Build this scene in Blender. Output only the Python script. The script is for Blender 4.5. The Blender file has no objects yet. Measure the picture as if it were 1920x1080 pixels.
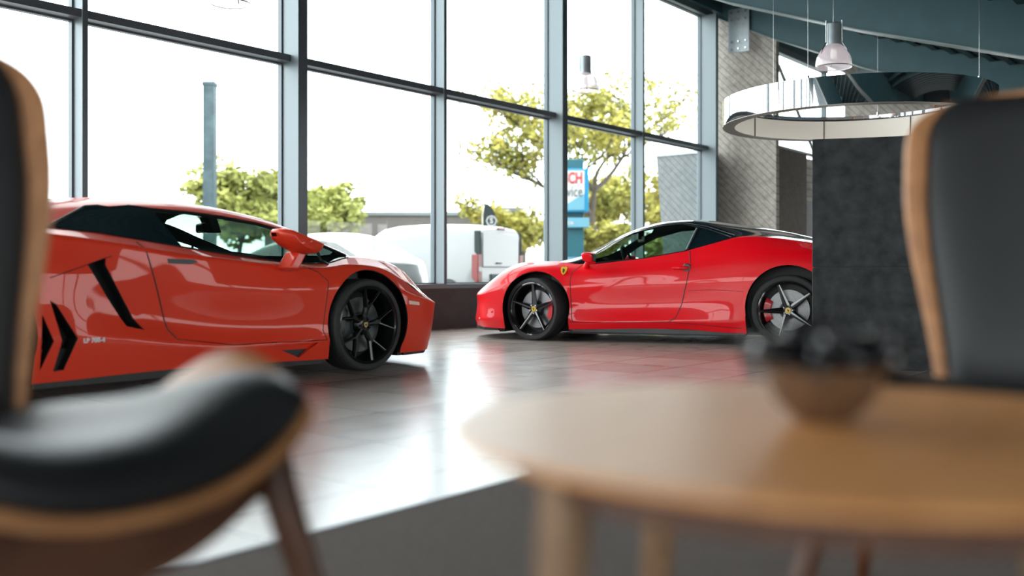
import bpy, bmesh, math, random
import numpy as np
from mathutils import Vector, Matrix
from mathutils.bvhtree import BVHTree
random.seed(7)
PI = math.pi
SC = bpy.context.scene
COL = SC.collection

# ---------------------------------------------------------------- camera, sky, exposure
# world x runs along the glass wall, y points out through it
FPX, CX, HY, CH = 1867.0, 960.0, 514.0, 0.72
TH = math.atan((2430.0 - CX) / FPX)
SN, CS = math.sin(TH), math.cos(TH)
cam_d = bpy.data.cameras.new('camera')
cam = bpy.data.objects.new('camera', cam_d)
COL.objects.link(cam)
cam.location = (0, 0, CH)
cam.rotation_euler = (PI / 2, 0, TH - PI / 2)
cam_d.sensor_width = 36.0
cam_d.lens = 36.0 * FPX / 1920.0
cam_d.shift_y = (HY - 540.0) / 1920.0
cam_d.clip_end = 400
cam_d.clip_start = 0.05
cam_d.dof.use_dof = True
cam_d.dof.focus_distance = 9.0
cam_d.dof.aperture_fstop = 1.05
SC.camera = cam
SC.view_settings.view_transform = 'Standard'
SC.view_settings.look = 'None'
SC.view_settings.gamma = 1.0
SC.view_settings.exposure = 0.0
try:
    SC.view_settings.use_curve_mapping = False
except Exception:
    pass

SKY = 7.0
wd = bpy.data.worlds.new('overcast_sky')
SC.world = wd
wd.use_nodes = True
nt = wd.node_tree
nt.nodes.clear()
wo = nt.nodes.new('ShaderNodeOutputWorld')
bg = nt.nodes.new('ShaderNodeBackground')
tc = nt.nodes.new('ShaderNodeTexCoord')
mp = nt.nodes.new('ShaderNodeMapping')
mp.inputs['Scale'].default_value = (1, 1, 3)
nz = nt.nodes.new('ShaderNodeTexNoise')
nz.inputs['Scale'].default_value = 2.2
nz.inputs['Detail'].default_value = 5
cr = nt.nodes.new('ShaderNodeValToRGB')
cr.color_ramp.elements[0].position = 0.35
cr.color_ramp.elements[0].color = (0.86, 0.94, 1.0, 1)
cr.color_ramp.elements[1].position = 0.62
cr.color_ramp.elements[1].color = (1.0, 0.985, 0.96, 1)
nt.links.new(tc.outputs['Generated'], mp.inputs[0])
nt.links.new(mp.outputs[0], nz.inputs[0])
nt.links.new(nz.outputs['Fac'], cr.inputs[0])
nt.links.new(cr.outputs[0], bg.inputs[0])
bg.inputs[1].default_value = SKY
nt.links.new(bg.outputs[0], wo.inputs[0])


def toUW(X, Y):
    return SN * X + CS * Y, -CS * X + SN * Y


def P(px, py, Y):
    """world point seen at pixel (px,py) at depth Y in front of the camera"""
    X = (px - CX) / FPX * Y
    u, w = toUW(X, Y)
    return Vector((u, w, CH - (py - HY) / FPX * Y))


# ---------------------------------------------------------------- materials
def mat(name, col, rough=0.5, metal=0.0, coat=0.0, spec=0.5, noise=None, bump=0.0, bscale=60, emis=0.0, emcol=None):
    m = bpy.data.materials.new(name)
    m.use_nodes = True
    n = m.node_tree.nodes
    l = m.node_tree.links
    b = n['Principled BSDF']
    b.inputs['Base Color'].default_value = (*col, 1)
    b.inputs['Roughness'].default_value = rough
    b.inputs['Metallic'].default_value = metal
    b.inputs['Specular IOR Level'].default_value = spec
    b.inputs['Coat Weight'].default_value = coat
    b.inputs['Coat Roughness'].default_value = 0.03
    if emis:
        b.inputs['Emission Color'].default_value = (*(emcol or col), 1)
        b.inputs['Emission Strength'].default_value = emis
    if noise or bump:
        t = n.new('ShaderNodeTexCoord')
        z = n.new('ShaderNodeTexNoise')
        z.inputs['Scale'].default_value = bscale
        z.inputs['Detail'].default_value = 6
        l.new(t.outputs['Object'], z.inputs[0])
        if noise:
            r = n.new('ShaderNodeValToRGB')
            r.color_ramp.elements[0].position = 0.3
            r.color_ramp.elements[1].position = 0.7
            r.color_ramp.elements[0].color = (*col, 1)
            r.color_ramp.elements[1].color = (*noise, 1)
            l.new(z.outputs['Fac'], r.inputs[0])
            l.new(r.outputs[0], b.inputs['Base Color'])
        if bump:
            bp = n.new('ShaderNodeBump')
            bp.inputs['Strength'].default_value = bump
            bp.inputs['Distance'].default_value = 0.01
            l.new(z.outputs['Fac'], bp.inputs['Height'])
            l.new(bp.outputs[0], b.inputs['Normal'])
    return m


def glass_mat(name, tint, refl=1.0, ior=1.45, rough=0.0):
    """thin pane: clear transmission tinted, plus fresnel reflection"""
    m = bpy.data.materials.new(name)
    m.use_nodes = True
    n = m.node_tree.nodes
    l = m.node_tree.links
    n.clear()
    o = n.new('ShaderNodeOutputMaterial')
    tr = n.new('ShaderNodeBsdfTransparent')
    tr.inputs[0].default_value = (*tint, 1)
    gl = n.new('ShaderNodeBsdfGlossy')
    gl.inputs['Roughness'].default_value = rough
    gl.inputs[0].default_value = (refl, refl, refl, 1)
    fr = n.new('ShaderNodeFresnel')
    ge = n.new('ShaderNodeNewGeometry')
    mr_ = n.new('ShaderNodeMapRange')
    mr_.inputs['To Min'].default_value = ior
    mr_.inputs['To Max'].default_value = 1.0 / ior
    l.new(ge.outputs['Backfacing'], mr_.inputs[0])
    l.new(mr_.outputs[0], fr.inputs[0])
    mx = n.new('ShaderNodeMixShader')
    l.new(fr.outputs[0], mx.inputs[0])
    l.new(tr.outputs[0], mx.inputs[1])
    l.new(gl.outputs[0], mx.inputs[2])
    l.new(mx.outputs[0], o.inputs[0])
    return m


def wood_mat(name, c1, c2, rough=0.35, scale=3.0, rot=(0, 0, 0), coat=0.0):
    m = bpy.data.materials.new(name)
    m.use_nodes = True
    n = m.node_tree.nodes
    l = m.node_tree.links
    b = n['Principled BSDF']
    b.inputs['Roughness'].default_value = rough
    b.inputs['Coat Weight'].default_value = coat
    b.inputs['Coat Roughness'].default_value = 0.25
    t = n.new('ShaderNodeTexCoord')
    mpn = n.new('ShaderNodeMapping')
    mpn.inputs['Rotation'].default_value = rot
    mpn.inputs['Scale'].default_value = (scale, scale * 12, scale * 4)
    z = n.new('ShaderNodeTexNoise')
    z.inputs['Scale'].default_value = 1.5
    z.inputs['Detail'].default_value = 8
    z.inputs['Distortion'].default_value = 0.6
    r = n.new('ShaderNodeValToRGB')
    r.color_ramp.elements[0].position = 0.3
    r.color_ramp.elements[1].position = 0.7
    r.color_ramp.elements[0].color = (*c1, 1)
    r.color_ramp.elements[1].color = (*c2, 1)
    l.new(t.outputs['Object'], mpn.inputs[0])
    l.new(mpn.outputs[0], z.inputs[0])
    l.new(z.outputs['Fac'], r.inputs[0])
    l.new(r.outputs[0], b.inputs['Base Color'])
    return m


def tile_mat():
    m = bpy.data.materials.new('floor_tile')
    m.use_nodes = True
    n = m.node_tree.nodes
    l = m.node_tree.links
    b = n['Principled BSDF']
    t = n.new('ShaderNodeTexCoord')
    mpn = n.new('ShaderNodeMapping')
    mpn.inputs['Location'].default_value = (-2.35, -2.46, 0)
    br = n.new('ShaderNodeTexBrick')
    br.offset = 0.0
    br.inputs['Scale'].default_value = 1.0
    br.inputs['Brick Width'].default_value = 0.6467
    br.inputs['Row Height'].default_value = 0.6467
    br.inputs['Mortar Size'].default_value = 0.007
    br.inputs['Mortar Smooth'].default_value = 0.2
    br.inputs['Color1'].default_value = (0.33, 0.28, 0.25, 1)
    br.inputs['Color2'].default_value = (0.43, 0.375, 0.34, 1)
    br.inputs['Mortar'].default_value = (0.10, 0.085, 0.078, 1)
    br2 = n.new('ShaderNodeTexBrick')
    br2.offset = 0.0
    br2.inputs['Scale'].default_value = 1.0
    br2.inputs['Brick Width'].default_value = 0.6467
    br2.inputs['Row Height'].default_value = 0.32335
    br2.inputs['Mortar Size'].default_value = 0.002
    br2.inputs['Color1'].default_value = (1, 1, 1, 1)
    br2.inputs['Color2'].default_value = (0.9, 0.9, 0.9, 1)
    br2.inputs['Mortar'].default_value = (0.72, 0.72, 0.72, 1)
    mx = n.new('ShaderNodeMix')
    mx.data_type = 'RGBA'
    mx.blend_type = 'MULTIPLY'
    mx.inputs[0].default_value = 1.0
    z = n.new('ShaderNodeTexNoise')
    z.inputs['Scale'].default_value = 4.0
    z.inputs['Detail'].default_value = 8
    rr = n.new('ShaderNodeMapRange')
    rr.inputs['To Min'].default_value = 0.17
    rr.inputs['To Max'].default_value = 0.30
    l.new(t.outputs['Object'], mpn.inputs[0])
    l.new(mpn.outputs[0], br.inputs[0])
    l.new(mpn.outputs[0], br2.inputs[0])
    l.new(t.outputs['Object'], z.inputs[0])
    l.new(br.outputs['Color'], mx.inputs[6])
    l.new(br2.outputs['Color'], mx.inputs[7])
    l.new(mx.outputs[2], b.inputs['Base Color'])
    l.new(z.outputs['Fac'], rr.inputs[0])
    l.new(rr.outputs[0], b.inputs['Roughness'])
    bp = n.new('ShaderNodeBump')
    bp.inputs['Strength'].default_value = 0.25
    bp.inputs['Distance'].default_value = 0.002
    bp.invert = True
    l.new(br.outputs['Fac'], bp.inputs['Height'])
    l.new(bp.outputs[0], b.inputs['Normal'])
    return m


def shade_mat():
    m = bpy.data.materials.new('lamp_shade_prismatic')
    m.use_nodes = True
    n = m.node_tree.nodes
    l = m.node_tree.links
    b = n['Principled BSDF']
    b.inputs['Base Color'].default_value = (0.62, 0.54, 0.57, 1)
    b.inputs['Roughness'].default_value = 0.15
    b.inputs['Alpha'].default_value = 0.62
    b.inputs['Coat Weight'].default_value = 1.0
    b.inputs['Emission Color'].default_value = (1, 0.88, 0.92, 1)
    b.inputs['Emission Strength'].default_value = 0.35
    return m


def board_mat(name, c1, c2, kx, ky, kz, pitch=0.105):
    """board-marked concrete: grooves where (kx x + ky y + kz z)/pitch is whole"""
    m = bpy.data.materials.new(name)
    m.use_nodes = True
    n = m.node_tree.nodes
    l = m.node_tree.links
    b = n['Principled BSDF']
    b.inputs['Roughness'].default_value = 0.85
    t = n.new('ShaderNodeTexCoord')
    dt = n.new('ShaderNodeVectorMath')
    dt.operation = 'DOT_PRODUCT'
    dt.inputs[1].default_value = (kx / pitch, ky / pitch, kz / pitch)
    l.new(t.outputs['Object'], dt.inputs[0])
    fr = n.new('ShaderNodeMath')
    fr.operation = 'FRACT'
    l.new(dt.outputs['Value'], fr.inputs[0])
    lt = n.new('ShaderNodeMath')
    lt.operation = 'LESS_THAN'
    lt.inputs[1].default_value = 0.085
    l.new(fr.outputs[0], lt.inputs[0])
    z = n.new('ShaderNodeTexNoise')
    z.inputs['Scale'].default_value = 7.0
    z.inputs['Detail'].default_value = 10
    z.inputs['Roughness'].default_value = 0.75
    l.new(t.outputs['Object'], z.inputs[0])
    r = n.new('ShaderNodeValToRGB')
    r.color_ramp.elements[0].position = 0.32
    r.color_ramp.elements[1].position = 0.68
    r.color_ramp.elements[0].color = (*c1, 1)
    r.color_ramp.elements[1].color = (*c2, 1)
    l.new(z.outputs['Fac'], r.inputs[0])
    mx = n.new('ShaderNodeMix')
    mx.data_type = 'RGBA'
    mx.inputs[7].default_value = (c1[0] * .35, c1[1] * .33, c1[2] * .3, 1)
    l.new(lt.outputs[0], mx.inputs[0])
    l.new(r.outputs[0], mx.inputs[6])
    l.new(mx.outputs[2], b.inputs['Base Color'])
    bp = n.new('ShaderNodeBump')
    bp.inputs['Strength'].default_value = 0.5
    bp.inputs['Distance'].default_value = 0.01
    l.new(z.outputs['Fac'], bp.inputs['Height'])
    l.new(bp.outputs[0], b.inputs['Normal'])
    return m


M = {}
M['tile'] = tile_mat()
M['carpet'] = mat('carpet', (0.064, 0.048, 0.041), 0.95, noise=(0.122, 0.096, 0.084), bump=0.6, bscale=140)
M['alu'] = mat('aluminium_frame', (0.165, 0.20, 0.215), 0.4, metal=0.35)
M['alu_dark'] = mat('aluminium_inner', (0.10, 0.125, 0.14), 0.4, metal=0.3)  # dark frames; also carries painted shade on room-side mullion and transom faces
M['plinth'] = mat('plinth_panel', (0.058, 0.061, 0.066), 0.6, noise=(0.072, 0.075, 0.08), bscale=6)
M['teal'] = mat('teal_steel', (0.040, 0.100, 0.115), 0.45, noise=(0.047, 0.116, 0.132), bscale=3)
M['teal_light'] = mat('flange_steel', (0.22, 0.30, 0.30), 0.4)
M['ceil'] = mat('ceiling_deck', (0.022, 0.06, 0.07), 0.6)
M['conc_fin'] = board_mat('board_concrete_fin', (0.27, 0.25, 0.222), (0.56, 0.515, 0.46), 0, 0.7, -0.72)
M['conc_low'] = board_mat('board_concrete_low', (0.12, 0.10, 0.085), (0.20, 0.17, 0.14), 0.75, 0, 0.66, 0.09)
M['conc_out'] = board_mat('board_concrete_out', (0.14, 0.155, 0.16), (0.24, 0.255, 0.26), 0, 0.7, -0.72)
M['galv'] = mat('galvanised_steel', (0.30, 0.35, 0.37), 0.45, metal=0.6, noise=(0.40, 0.44, 0.46), bscale=8)
M['steel'] = mat('bright_steel', (0.6, 0.6, 0.6), 0.25, metal=1.0)
M['chrome'] = mat('chrome', (0.9, 0.9, 0.92), 0.03, metal=1.0)
M['badge_silver'] = mat('badge_silver', (0.75, 0.75, 0.74), 0.3)
M['tint_mirror'] = mat('tinted_mirror', (0.09, 0.115, 0.105), 0.08, metal=1.0)
M['diffuser'] = mat('lamp_diffuser', (0.80, 0.78, 0.70), 0.6, emis=0.28, emcol=(1.0, 0.95, 0.82))
M['rim_bottom'] = mat('lamp_bottom_rim', (0.30, 0.29, 0.27), 0.35, metal=0.8)
M['dark'] = mat('dark_seam', (0.01, 0.01, 0.01), 0.6)
M['felt'] = mat('felt_panel', (0.016, 0.0175, 0.019), 0.95, noise=(0.046, 0.048, 0.05), bump=0.5, bscale=9)
M['rubber'] = mat('tyre_rubber', (0.022, 0.022, 0.023), 0.65, spec=0.4)
M['rim'] = mat('gloss_black_rim', (0.006, 0.006, 0.007), 0.15, coat=0.7)
M['rim_satin'] = mat('satin_black_rim', (0.005, 0.006, 0.006), 0.25, coat=0.2, spec=0.3)
M['blacktrim'] = mat('black_trim', (0.008, 0.009, 0.010), 0.35)
M['blackgloss'] = mat('black_gloss_paint', (0.004, 0.006, 0.010), 0.12, coat=1.0)
M['darkglass'] = mat('dark_glass', (0.004, 0.012, 0.016), 0.06, spec=0.8)
M['liner'] = mat('cabin_lining', (0.012, 0.014, 0.015), 0.8)
M['leather_int'] = mat('cabin_leather', (0.015, 0.016, 0.017), 0.5)
M['disc'] = mat('brake_disc', (0.32, 0.32, 0.33), 0.4, metal=0.8, noise=(0.16, 0.16, 0.17), bscale=300)
M['caliper_red'] = mat('red_caliper', (0.65, 0.01, 0.02), 0.3, coat=0.6)
M['caliper_grey'] = mat('grey_caliper', (0.04, 0.045, 0.05), 0.35, coat=0.3)
M['yellow'] = mat('badge_yellow', (0.75, 0.48, 0.03), 0.3, coat=0.5)
M['gold'] = mat('badge_gold', (0.55, 0.38, 0.12), 0.3, metal=0.8)
M['black'] = mat('flat_black', (0.005, 0.005, 0.005), 0.5)
M['paint_orange'] = mat('orange_red_paint', (0.70, 0.040, 0.014), 0.5, coat=0.42, spec=0.2)
M['paint_red'] = mat('bright_red_paint', (0.78, 0.0005, 0.008), 0.4, coat=0.6, spec=0.2)
M['carglass'] = glass_mat('car_window_glass', (0.46, 0.58, 0.53))
M['pane'] = glass_mat('window_pane_glass', (0.96, 0.985, 0.98), 0.8, 1.3)
M['lampglass'] = shade_mat()
M['headlamp'] = mat('headlamp_lens', (0.09, 0.008, 0.012), 0.08, coat=0.6)
M['wood'] = wood_mat('oak_table_wood', (0.58, 0.25, 0.082), (0.72, 0.34, 0.13), 0.38, 2.5)
M['wood_shell'] = wood_mat('walnut_ply', (0.36, 0.155, 0.06), (0.50, 0.23, 0.095), 0.5, 4.0, (0, PI / 2, 0))
M['wood_leg'] = wood_mat('walnut_leg', (0.06, 0.021, 0.009), (0.11, 0.040, 0.017), 0.4, 5.0, (0, PI / 2, 0))
M['wood_pale'] = wood_mat('oak_leg', (0.17, 0.095, 0.05), (0.24, 0.14, 0.075), 0.45, 5.0, (0, PI / 2, 0))
M['leather'] = mat('black_leather', (0.015, 0.0155, 0.017), 0.46, spec=0.36, bump=0.08, bscale=500)
M['bowl'] = wood_mat('brown_bowl', (0.07, 0.035, 0.018), (0.16, 0.085, 0.045), 0.35, 8.0)
M['foil'] = mat('black_foil_wrap', (0.006, 0.006, 0.008), 0.15, coat=0.5, spec=0.4)
M['asphalt'] = mat('asphalt', (0.20, 0.20, 0.20), 0.95, noise=(0.26, 0.26, 0.255), bscale=4)
M['white_paint'] = mat('white_paint', (0.17, 0.18, 0.185), 0.3, coat=0.8)
M['silver_paint'] = mat('silver_paint', (0.15, 0.17, 0.18), 0.3, metal=0.3, coat=0.8)
M['facade'] = mat('pale_facade', (0.105, 0.095, 0.09), 0.9, noise=(0.12, 0.11, 0.10), bscale=2)
M['signblue'] = mat('sign_blue', (0.0, 0.17, 0.33), 0.4)
M['signteal'] = mat('sign_teal', (0.002, 0.075, 0.10), 0.45)
M['signpale'] = mat('sign_pale_blue', (0.10, 0.26, 0.34), 0.4)
M['signwhite'] = mat('sign_white', (0.42, 0.43, 0.43), 0.5)
M['signred'] = mat('sign_red', (0.36, 0.01, 0.01), 0.5)
M['signgrey'] = mat('sign_grey', (0.03, 0.05, 0.06), 0.5)
M['lampred'] = mat('tail_lamp_red', (0.15, 0.005, 0.004), 0.35, coat=0.15)
M['bark'] = mat('bark', (0.055, 0.045, 0.035), 0.9, noise=(0.09, 0.075, 0.055), bscale=10)
M['leaf_y'] = mat('yellow_green_leaves', (0.42, 0.36, 0.07), 0.8, noise=(0.23, 0.24, 0.05), bscale=0.8)
M['leaf_g'] = mat('green_leaves', (0.20, 0.23, 0.055), 0.8, noise=(0.32, 0.32, 0.08), bscale=0.8)
M['pole'] = mat('weathered_dark_pole', (0.018, 0.036, 0.045), 0.7, noise=(0.05, 0.085, 0.095), bscale=3)
M['flag'] = mat('black_flag_cloth', (0.012, 0.02, 0.02), 0.8)
M['plate'] = mat('number_plate', (0.30, 0.31, 0.30), 0.5)
M['platebl'] = mat('number_plate_blue', (0.01, 0.05, 0.20), 0.5)


# ---------------------------------------------------------------- object helpers
def tagit(o, label=None, cat=None, group=None, kind=None):
    if label: o['label'] = label
    if cat: o['category'] = cat
    if group: o['group'] = group
    if kind: o['kind'] = kind
    return o


def empty(name, loc=(0, 0, 0), rz=0.0, label=None, cat=None, group=None):
    o = bpy.data.objects.new(name, None)
    COL.objects.link(o)
    o.empty_display_size = 0.1
    o.location = loc
    o.rotation_euler = (0, 0, rz)
    return tagit(o, label, cat, group)


def link_mesh(name, me, m, parent=None, loc=None, smooth=False, label=None):
    o = bpy.data.objects.new(name, me)
    COL.objects.link(o)
    ms = m if isinstance(m, (list, tuple)) else [m]
    for x in ms:
        me.materials.append(x)
    if smooth:
        me.shade_smooth()
    if parent: o.parent = parent
    if loc: o.location = loc
    if label: o['label'] = label
    return o


class MB:
    """collects simple shapes; build() links them as one mesh object"""
    def __init__(s):
        s.v = []; s.f = []; s.mi = []; s.cur = 0

    def add(s, vs, fs):
        o = len(s.v)
        s.v += [tuple(x) for x in vs]
        s.f += [tuple(i + o for i in f) for f in fs]
        s.mi += [s.cur] * len(fs)
        return s

    def box(s, x0, x1, y0, y1, z0, z1):
        vs = [(x, y, z) for x in (x0, x1) for y in (y0, y1) for z in (z0, z1)]
        return s.add(vs, [(0, 1, 3, 2), (4, 6, 7, 5), (0, 4, 5, 1), (2, 3, 7, 6), (0, 2, 6, 4), (1, 5, 7, 3)])

    def tube(s, pts, r, n=8, cap=True):
        pts = [Vector(p) for p in pts]
        rs = r if isinstance(r, (list, tuple)) else [r] * len(pts)
        rings = []
        prev = None
        for i, p in enumerate(pts):
            a = pts[max(i - 1, 0)]; b = pts[min(i + 1, len(pts) - 1)]
            d = (b - a).normalized()
            if prev is None:
                ref = Vector((0, 0, 1)) if abs(d.z) < .9 else Vector((1, 0, 0))
                u = d.cross(ref).normalized()
            else:
                u = (prev - d * prev.dot(d)).normalized()
            prev = u
            w = d.cross(u)
            rings.append([p + (u * math.cos(2 * PI * k / n) + w * math.sin(2 * PI * k / n)) * rs[i] for k in range(n)])
        vs = [q for rg in rings for q in rg]
        fs = []
        for i in range(len(pts) - 1):
            for k in range(n):
                k2 = (k + 1) % n
                fs.append((i * n + k, i * n + k2, (i + 1) * n + k2, (i + 1) * n + k))
        if cap:
            fs.append(tuple(range(n - 1, -1, -1)))
            fs.append(tuple((len(pts) - 1) * n + k for k in range(n)))
        return s.add(vs, fs)

    def lathe(s, prof, n=32, axis='z', org=(0, 0, 0), closed=False):
        vs = []
        for r, h in prof:
            for k in range(n):
                a = 2 * PI * k / n
                if axis == 'z': q = (r * math.cos(a), r * math.sin(a), h)
                elif axis == 'y': q = (r * math.cos(a), h, r * math.sin(a))
                else: q = (h, r * math.cos(a), r * math.sin(a))
                vs.append((q[0] + org[0], q[1] + org[1], q[2] + org[2]))
        fs = []
        m = len(prof)
        rng = range(m) if closed else range(m - 1)
        for i in rng:
            j = (i + 1) % m
            for k in range(n):
                k2 = (k + 1) % n
                fs.append((i * n + k, i * n + k2, j * n + k2, j * n + k))
        return s.add(vs, fs)

    def prism(s, poly, h0, h1, axis='z'):
        """polygon extruded between h0 and h1 along axis; poly 2D in the other two axes"""
        n = len(poly)
        vs = []
        for h in (h0, h1):
            for a, b in poly:
                if axis == 'z': vs.append((a, b, h))
                elif axis == 'y': vs.append((a, h, b))
                else: vs.append((h, a, b))
        fs = [tuple(range(n)), tuple(range(2 * n - 1, n - 1, -1))]
        for k in range(n):
            k2 = (k + 1) % n
            fs.append((k, k2, n + k2, n + k))
        return s.add(vs, fs)

    def build(s, name, m, parent=None, smooth=False, bevel=0.0, segs=2, loc=None, label=None, sub=0, angle=40):
        me = bpy.data.meshes.new(name)
        me.from_pydata(s.v, [], s.f)
        for p, i in zip(me.polygons, s.mi):
            p.material_index = i
        bm = bmesh.new(); bm.from_mesh(me)
        bmesh.ops.recalc_face_normals(bm, faces=bm.faces)
        bm.to_mesh(me); bm.free()
        o = link_mesh(name, me, m, parent, loc, False, label)
        if bevel:
            b = o.modifiers.new('bevel', 'BEVEL'); b.width = bevel; b.segments = segs; b.limit_method = 'ANGLE'
            b.angle_limit = math.radians(35)
        if sub:
            q = o.modifiers.new('sub', 'SUBSURF'); q.levels = sub; q.render_levels = sub
        if smooth or bevel:
            me.shade_smooth()
            try:
                me.set_sharp_from_angle(angle=math.radians(angle))
            except Exception:
                pass
        return o


def grid_mesh(name, pts, m, parent=None, closed_u=False, thick=0.0, sub=0, smooth=True, label=None, offset=0.0):
    """pts[i][j] grid of points"""
    R = len(pts); Cn = len(pts[0])
    vs = [tuple(p) for row in pts for p in row]
    fs = []
    for i in range(R - 1):
        for j in range(Cn - 1):
            fs.append((i * Cn + j, i * Cn + j + 1, (i + 1) * Cn + j + 1, (i + 1) * Cn + j))
    me = bpy.data.meshes.new(name)
    me.from_pydata(vs, [], fs)
    o = link_mesh(name, me, m, parent, None, smooth, label)
    if thick:
        q = o.modifiers.new('thick', 'SOLIDIFY'); q.thickness = thick; q.offset = offset
    if sub:
        q = o.modifiers.new('sub', 'SUBSURF'); q.levels = sub; q.render_levels = sub
    return o


def text_mesh(name, txt, size, m, parent, depth=0.01, bold=0.0, align='CENTER'):
    cu = bpy.data.curves.new(name + '_curve', 'FONT')
    cu.body = txt; cu.size = size; cu.extrude = depth; cu.align_x = align; cu.align_y = 'CENTER'
    cu.offset = bold; cu.resolution_u = 3
    tmp = bpy.data.objects.new('tmp_text', cu)
    COL.objects.link(tmp)
    dg = bpy.context.evaluated_depsgraph_get()
    me = bpy.data.meshes.new_from_object(tmp.evaluated_get(dg))
    bpy.data.objects.remove(tmp)
    me.name = name
    me.materials.clear()
    o = bpy.data.objects.new(name, me); COL.objects.link(o); me.materials.append(m)
    o.parent = parent
    return o


def copy_tree(o, parent=None):
    c = o.copy(); COL.objects.link(c)
    if parent: c.parent = parent
    for ch in list(o.children):
        copy_tree(ch, c)
    return c
# ---------------------------------------------------------------- the setting
WG = 8.97            # glass plane
ZT = 3.09            # transom underside
ZH = 5.66            # head of the glass
st = lambda o: tagit(o, kind='structure')
MB_ = MB


def zb(w):           # underside of the curved roof beams over w
    pts = [(-9.0, 4.6), (-6, 3.7), (-3, 3.0), (0, 2.75), (2.33, 3.13), (4.24, 3.73), (6.0, 4.37), (6.9, 4.79), (7.71, 5.14), (8.95, 5.76), (10.5, 6.5)]
    for (a, b), (c, d) in zip(pts, pts[1:]):
        if a <= w <= c:
            return b + (d - b) * (w - a) / (c - a)
    return pts[0][1] if w < pts[0][0] else pts[-1][1]


st(MB().box(-9, 30, 2.145, 8.85, -0.12, 0.0).build('floor_tiled', M['tile']))
st(MB().box(-9, 30, -9, 2.145, -0.12, 0.004).build('floor_carpet', M['carpet']))
st(MB().box(-9, 30, 2.139, 2.151, -0.01, 0.007).build('trim_carpet_edge', M['alu']))
# ground outside
st(MB().box(-80, 140, 9.15, 160, -0.3, -0.02).build('ground_outside', M['asphalt']))
st(MB().box(-80, 140, -120, -9.2, -0.3, -0.02).build('ground_behind', M['asphalt']))

# plinth and glass wall: everything structural of the wall under one root
st(MB().box(-9, 17.84, 8.85, 9.15, -0.12, 0.53).build('wall_left_plinth', M['plinth']))
st(MB().box(-9, 17.84, 8.80, 9.10, 0.53, 0.59).build('trim_sill', M['alu'], bevel=0.004))
MU = [(-7.9, 0), (-5.4, 1), (-2.9, 0), (-0.4, 1), (2.2, 1), (4.758, 0), (7.193, 1), (9.715, 0), (12.246, 1), (14.78, 0), (17.203, 1)]
EDG = []
for i, (u, thick) in enumerate(MU):
    if u > 17: dep, wid = 0.34, 0.10
    elif thick: dep, wid = 0.30, 0.13
    else: dep, wid = 0.19, 0.055
    b = MB()
    b.box(u, u + wid, WG - dep, WG + 0.06, 0.59, ZH)
    o = st(b.build('trim_mullion', [M['alu'], M['alu_dark']], bevel=0.004))
    # room-side face takes the darker aluminium: its shade is put into the colour
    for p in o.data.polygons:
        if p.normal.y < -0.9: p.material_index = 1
    EDG.append((u, u + wid))
k = 1
for (a, b2) in zip(EDG, EDG[1:]):
    x0, x1 = a[1], b2[0]
    for z0, z1 in ((0.59, ZT), (ZT + 0.075, ZH)):
        f = st(MB().box(x0, x1, WG - 0.006, WG + 0.006, z0, z1).build('window_%d' % k, M['pane'])); k += 1
        g = MB()
        e = 0.018
        g.box(x0, x0 + e, WG - 0.03, WG + 0.03, z0, z1).box(x1 - e, x1, WG - 0.03, WG + 0.03, z0, z1)
        g.box(x0 + e, x1 - e, WG - 0.03, WG + 0.03, z0, z0 + e).box(x0 + e, x1 - e, WG - 0.03, WG + 0.03, z1 - e, z1)
        g.build('window_frame', M['alu_dark'], f)
    tr = MB().box(x0, x1, WG - 0.17, WG + 0.05, ZT, ZT + 0.075)
    o = st(tr.build('trim_transom', [M['alu'], M['alu_dark']], bevel=0.003))
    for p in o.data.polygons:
        if p.normal.y < -0.9: p.material_index = 1  # transom front darkened by material, shade painted against the window-lit underside
st(MB().box(-9, 17.5, WG - 0.14, WG + 0.08, ZH, ZH + 0.11).build('trim_head', M['alu']))
st(MB().box(-9, 17.75, WG - 0.22, WG + 0.16, ZH + 0.11, 6.9).build('trim_fascia', M['teal']))
# narrow slot of glass between last mullion and the fin
st(MB().box(17.303, 17.80, WG - 0.005, WG + 0.005, ZT, ZH).build('window_slot', M['pane']))
st(MB().box(17.303, 17.82, WG - 0.06, WG + 0.06, 0.59, ZT).build('wall_slot', M['alu_dark']))

# concrete fins perpendicular to the glass
def fin(u, w0, w1, z1a, z1b, nm, th=0.12):
    b = MB().prism([(w0, -0.1), (w1, -0.1), (w1, z1b), (w0, z1a)], u, u + th, 'x')
    return st(b.build(nm, M['conc_fin']))
fin(17.85, 7.71, 9.0, zb(7.71) + .3, zb(9.0) + .3, 'wall_fin', 0.14)
st(MB().prism([(9.05, -0.1), (10.05, -0.1), (10.32, 3.13), (9.05, 3.13)], 17.9, 18.05, 'x').build('wall_fin_outside', M['conc_out']))
st(MB().box(17.88, 18.07, 9.05, 10.33, 3.13, 3.19).build('trim_fin_cap', M['galv']))
st(MB().box(17.99, 19.35, 7.71, 7.95, -0.1, 3.12).build('wall_low', M['conc_low']))
# recess past the low wall
st(MB().box(19.36, 21.4, 7.96, 8.1, 2.25, 3.12).build('wall_recess_lintel', M['conc_fin']))
st(MB().box(19.36, 21.4, 7.96, 8.1, -.1, 2.25).build('wall_recess_lower', M['plinth']))
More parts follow.
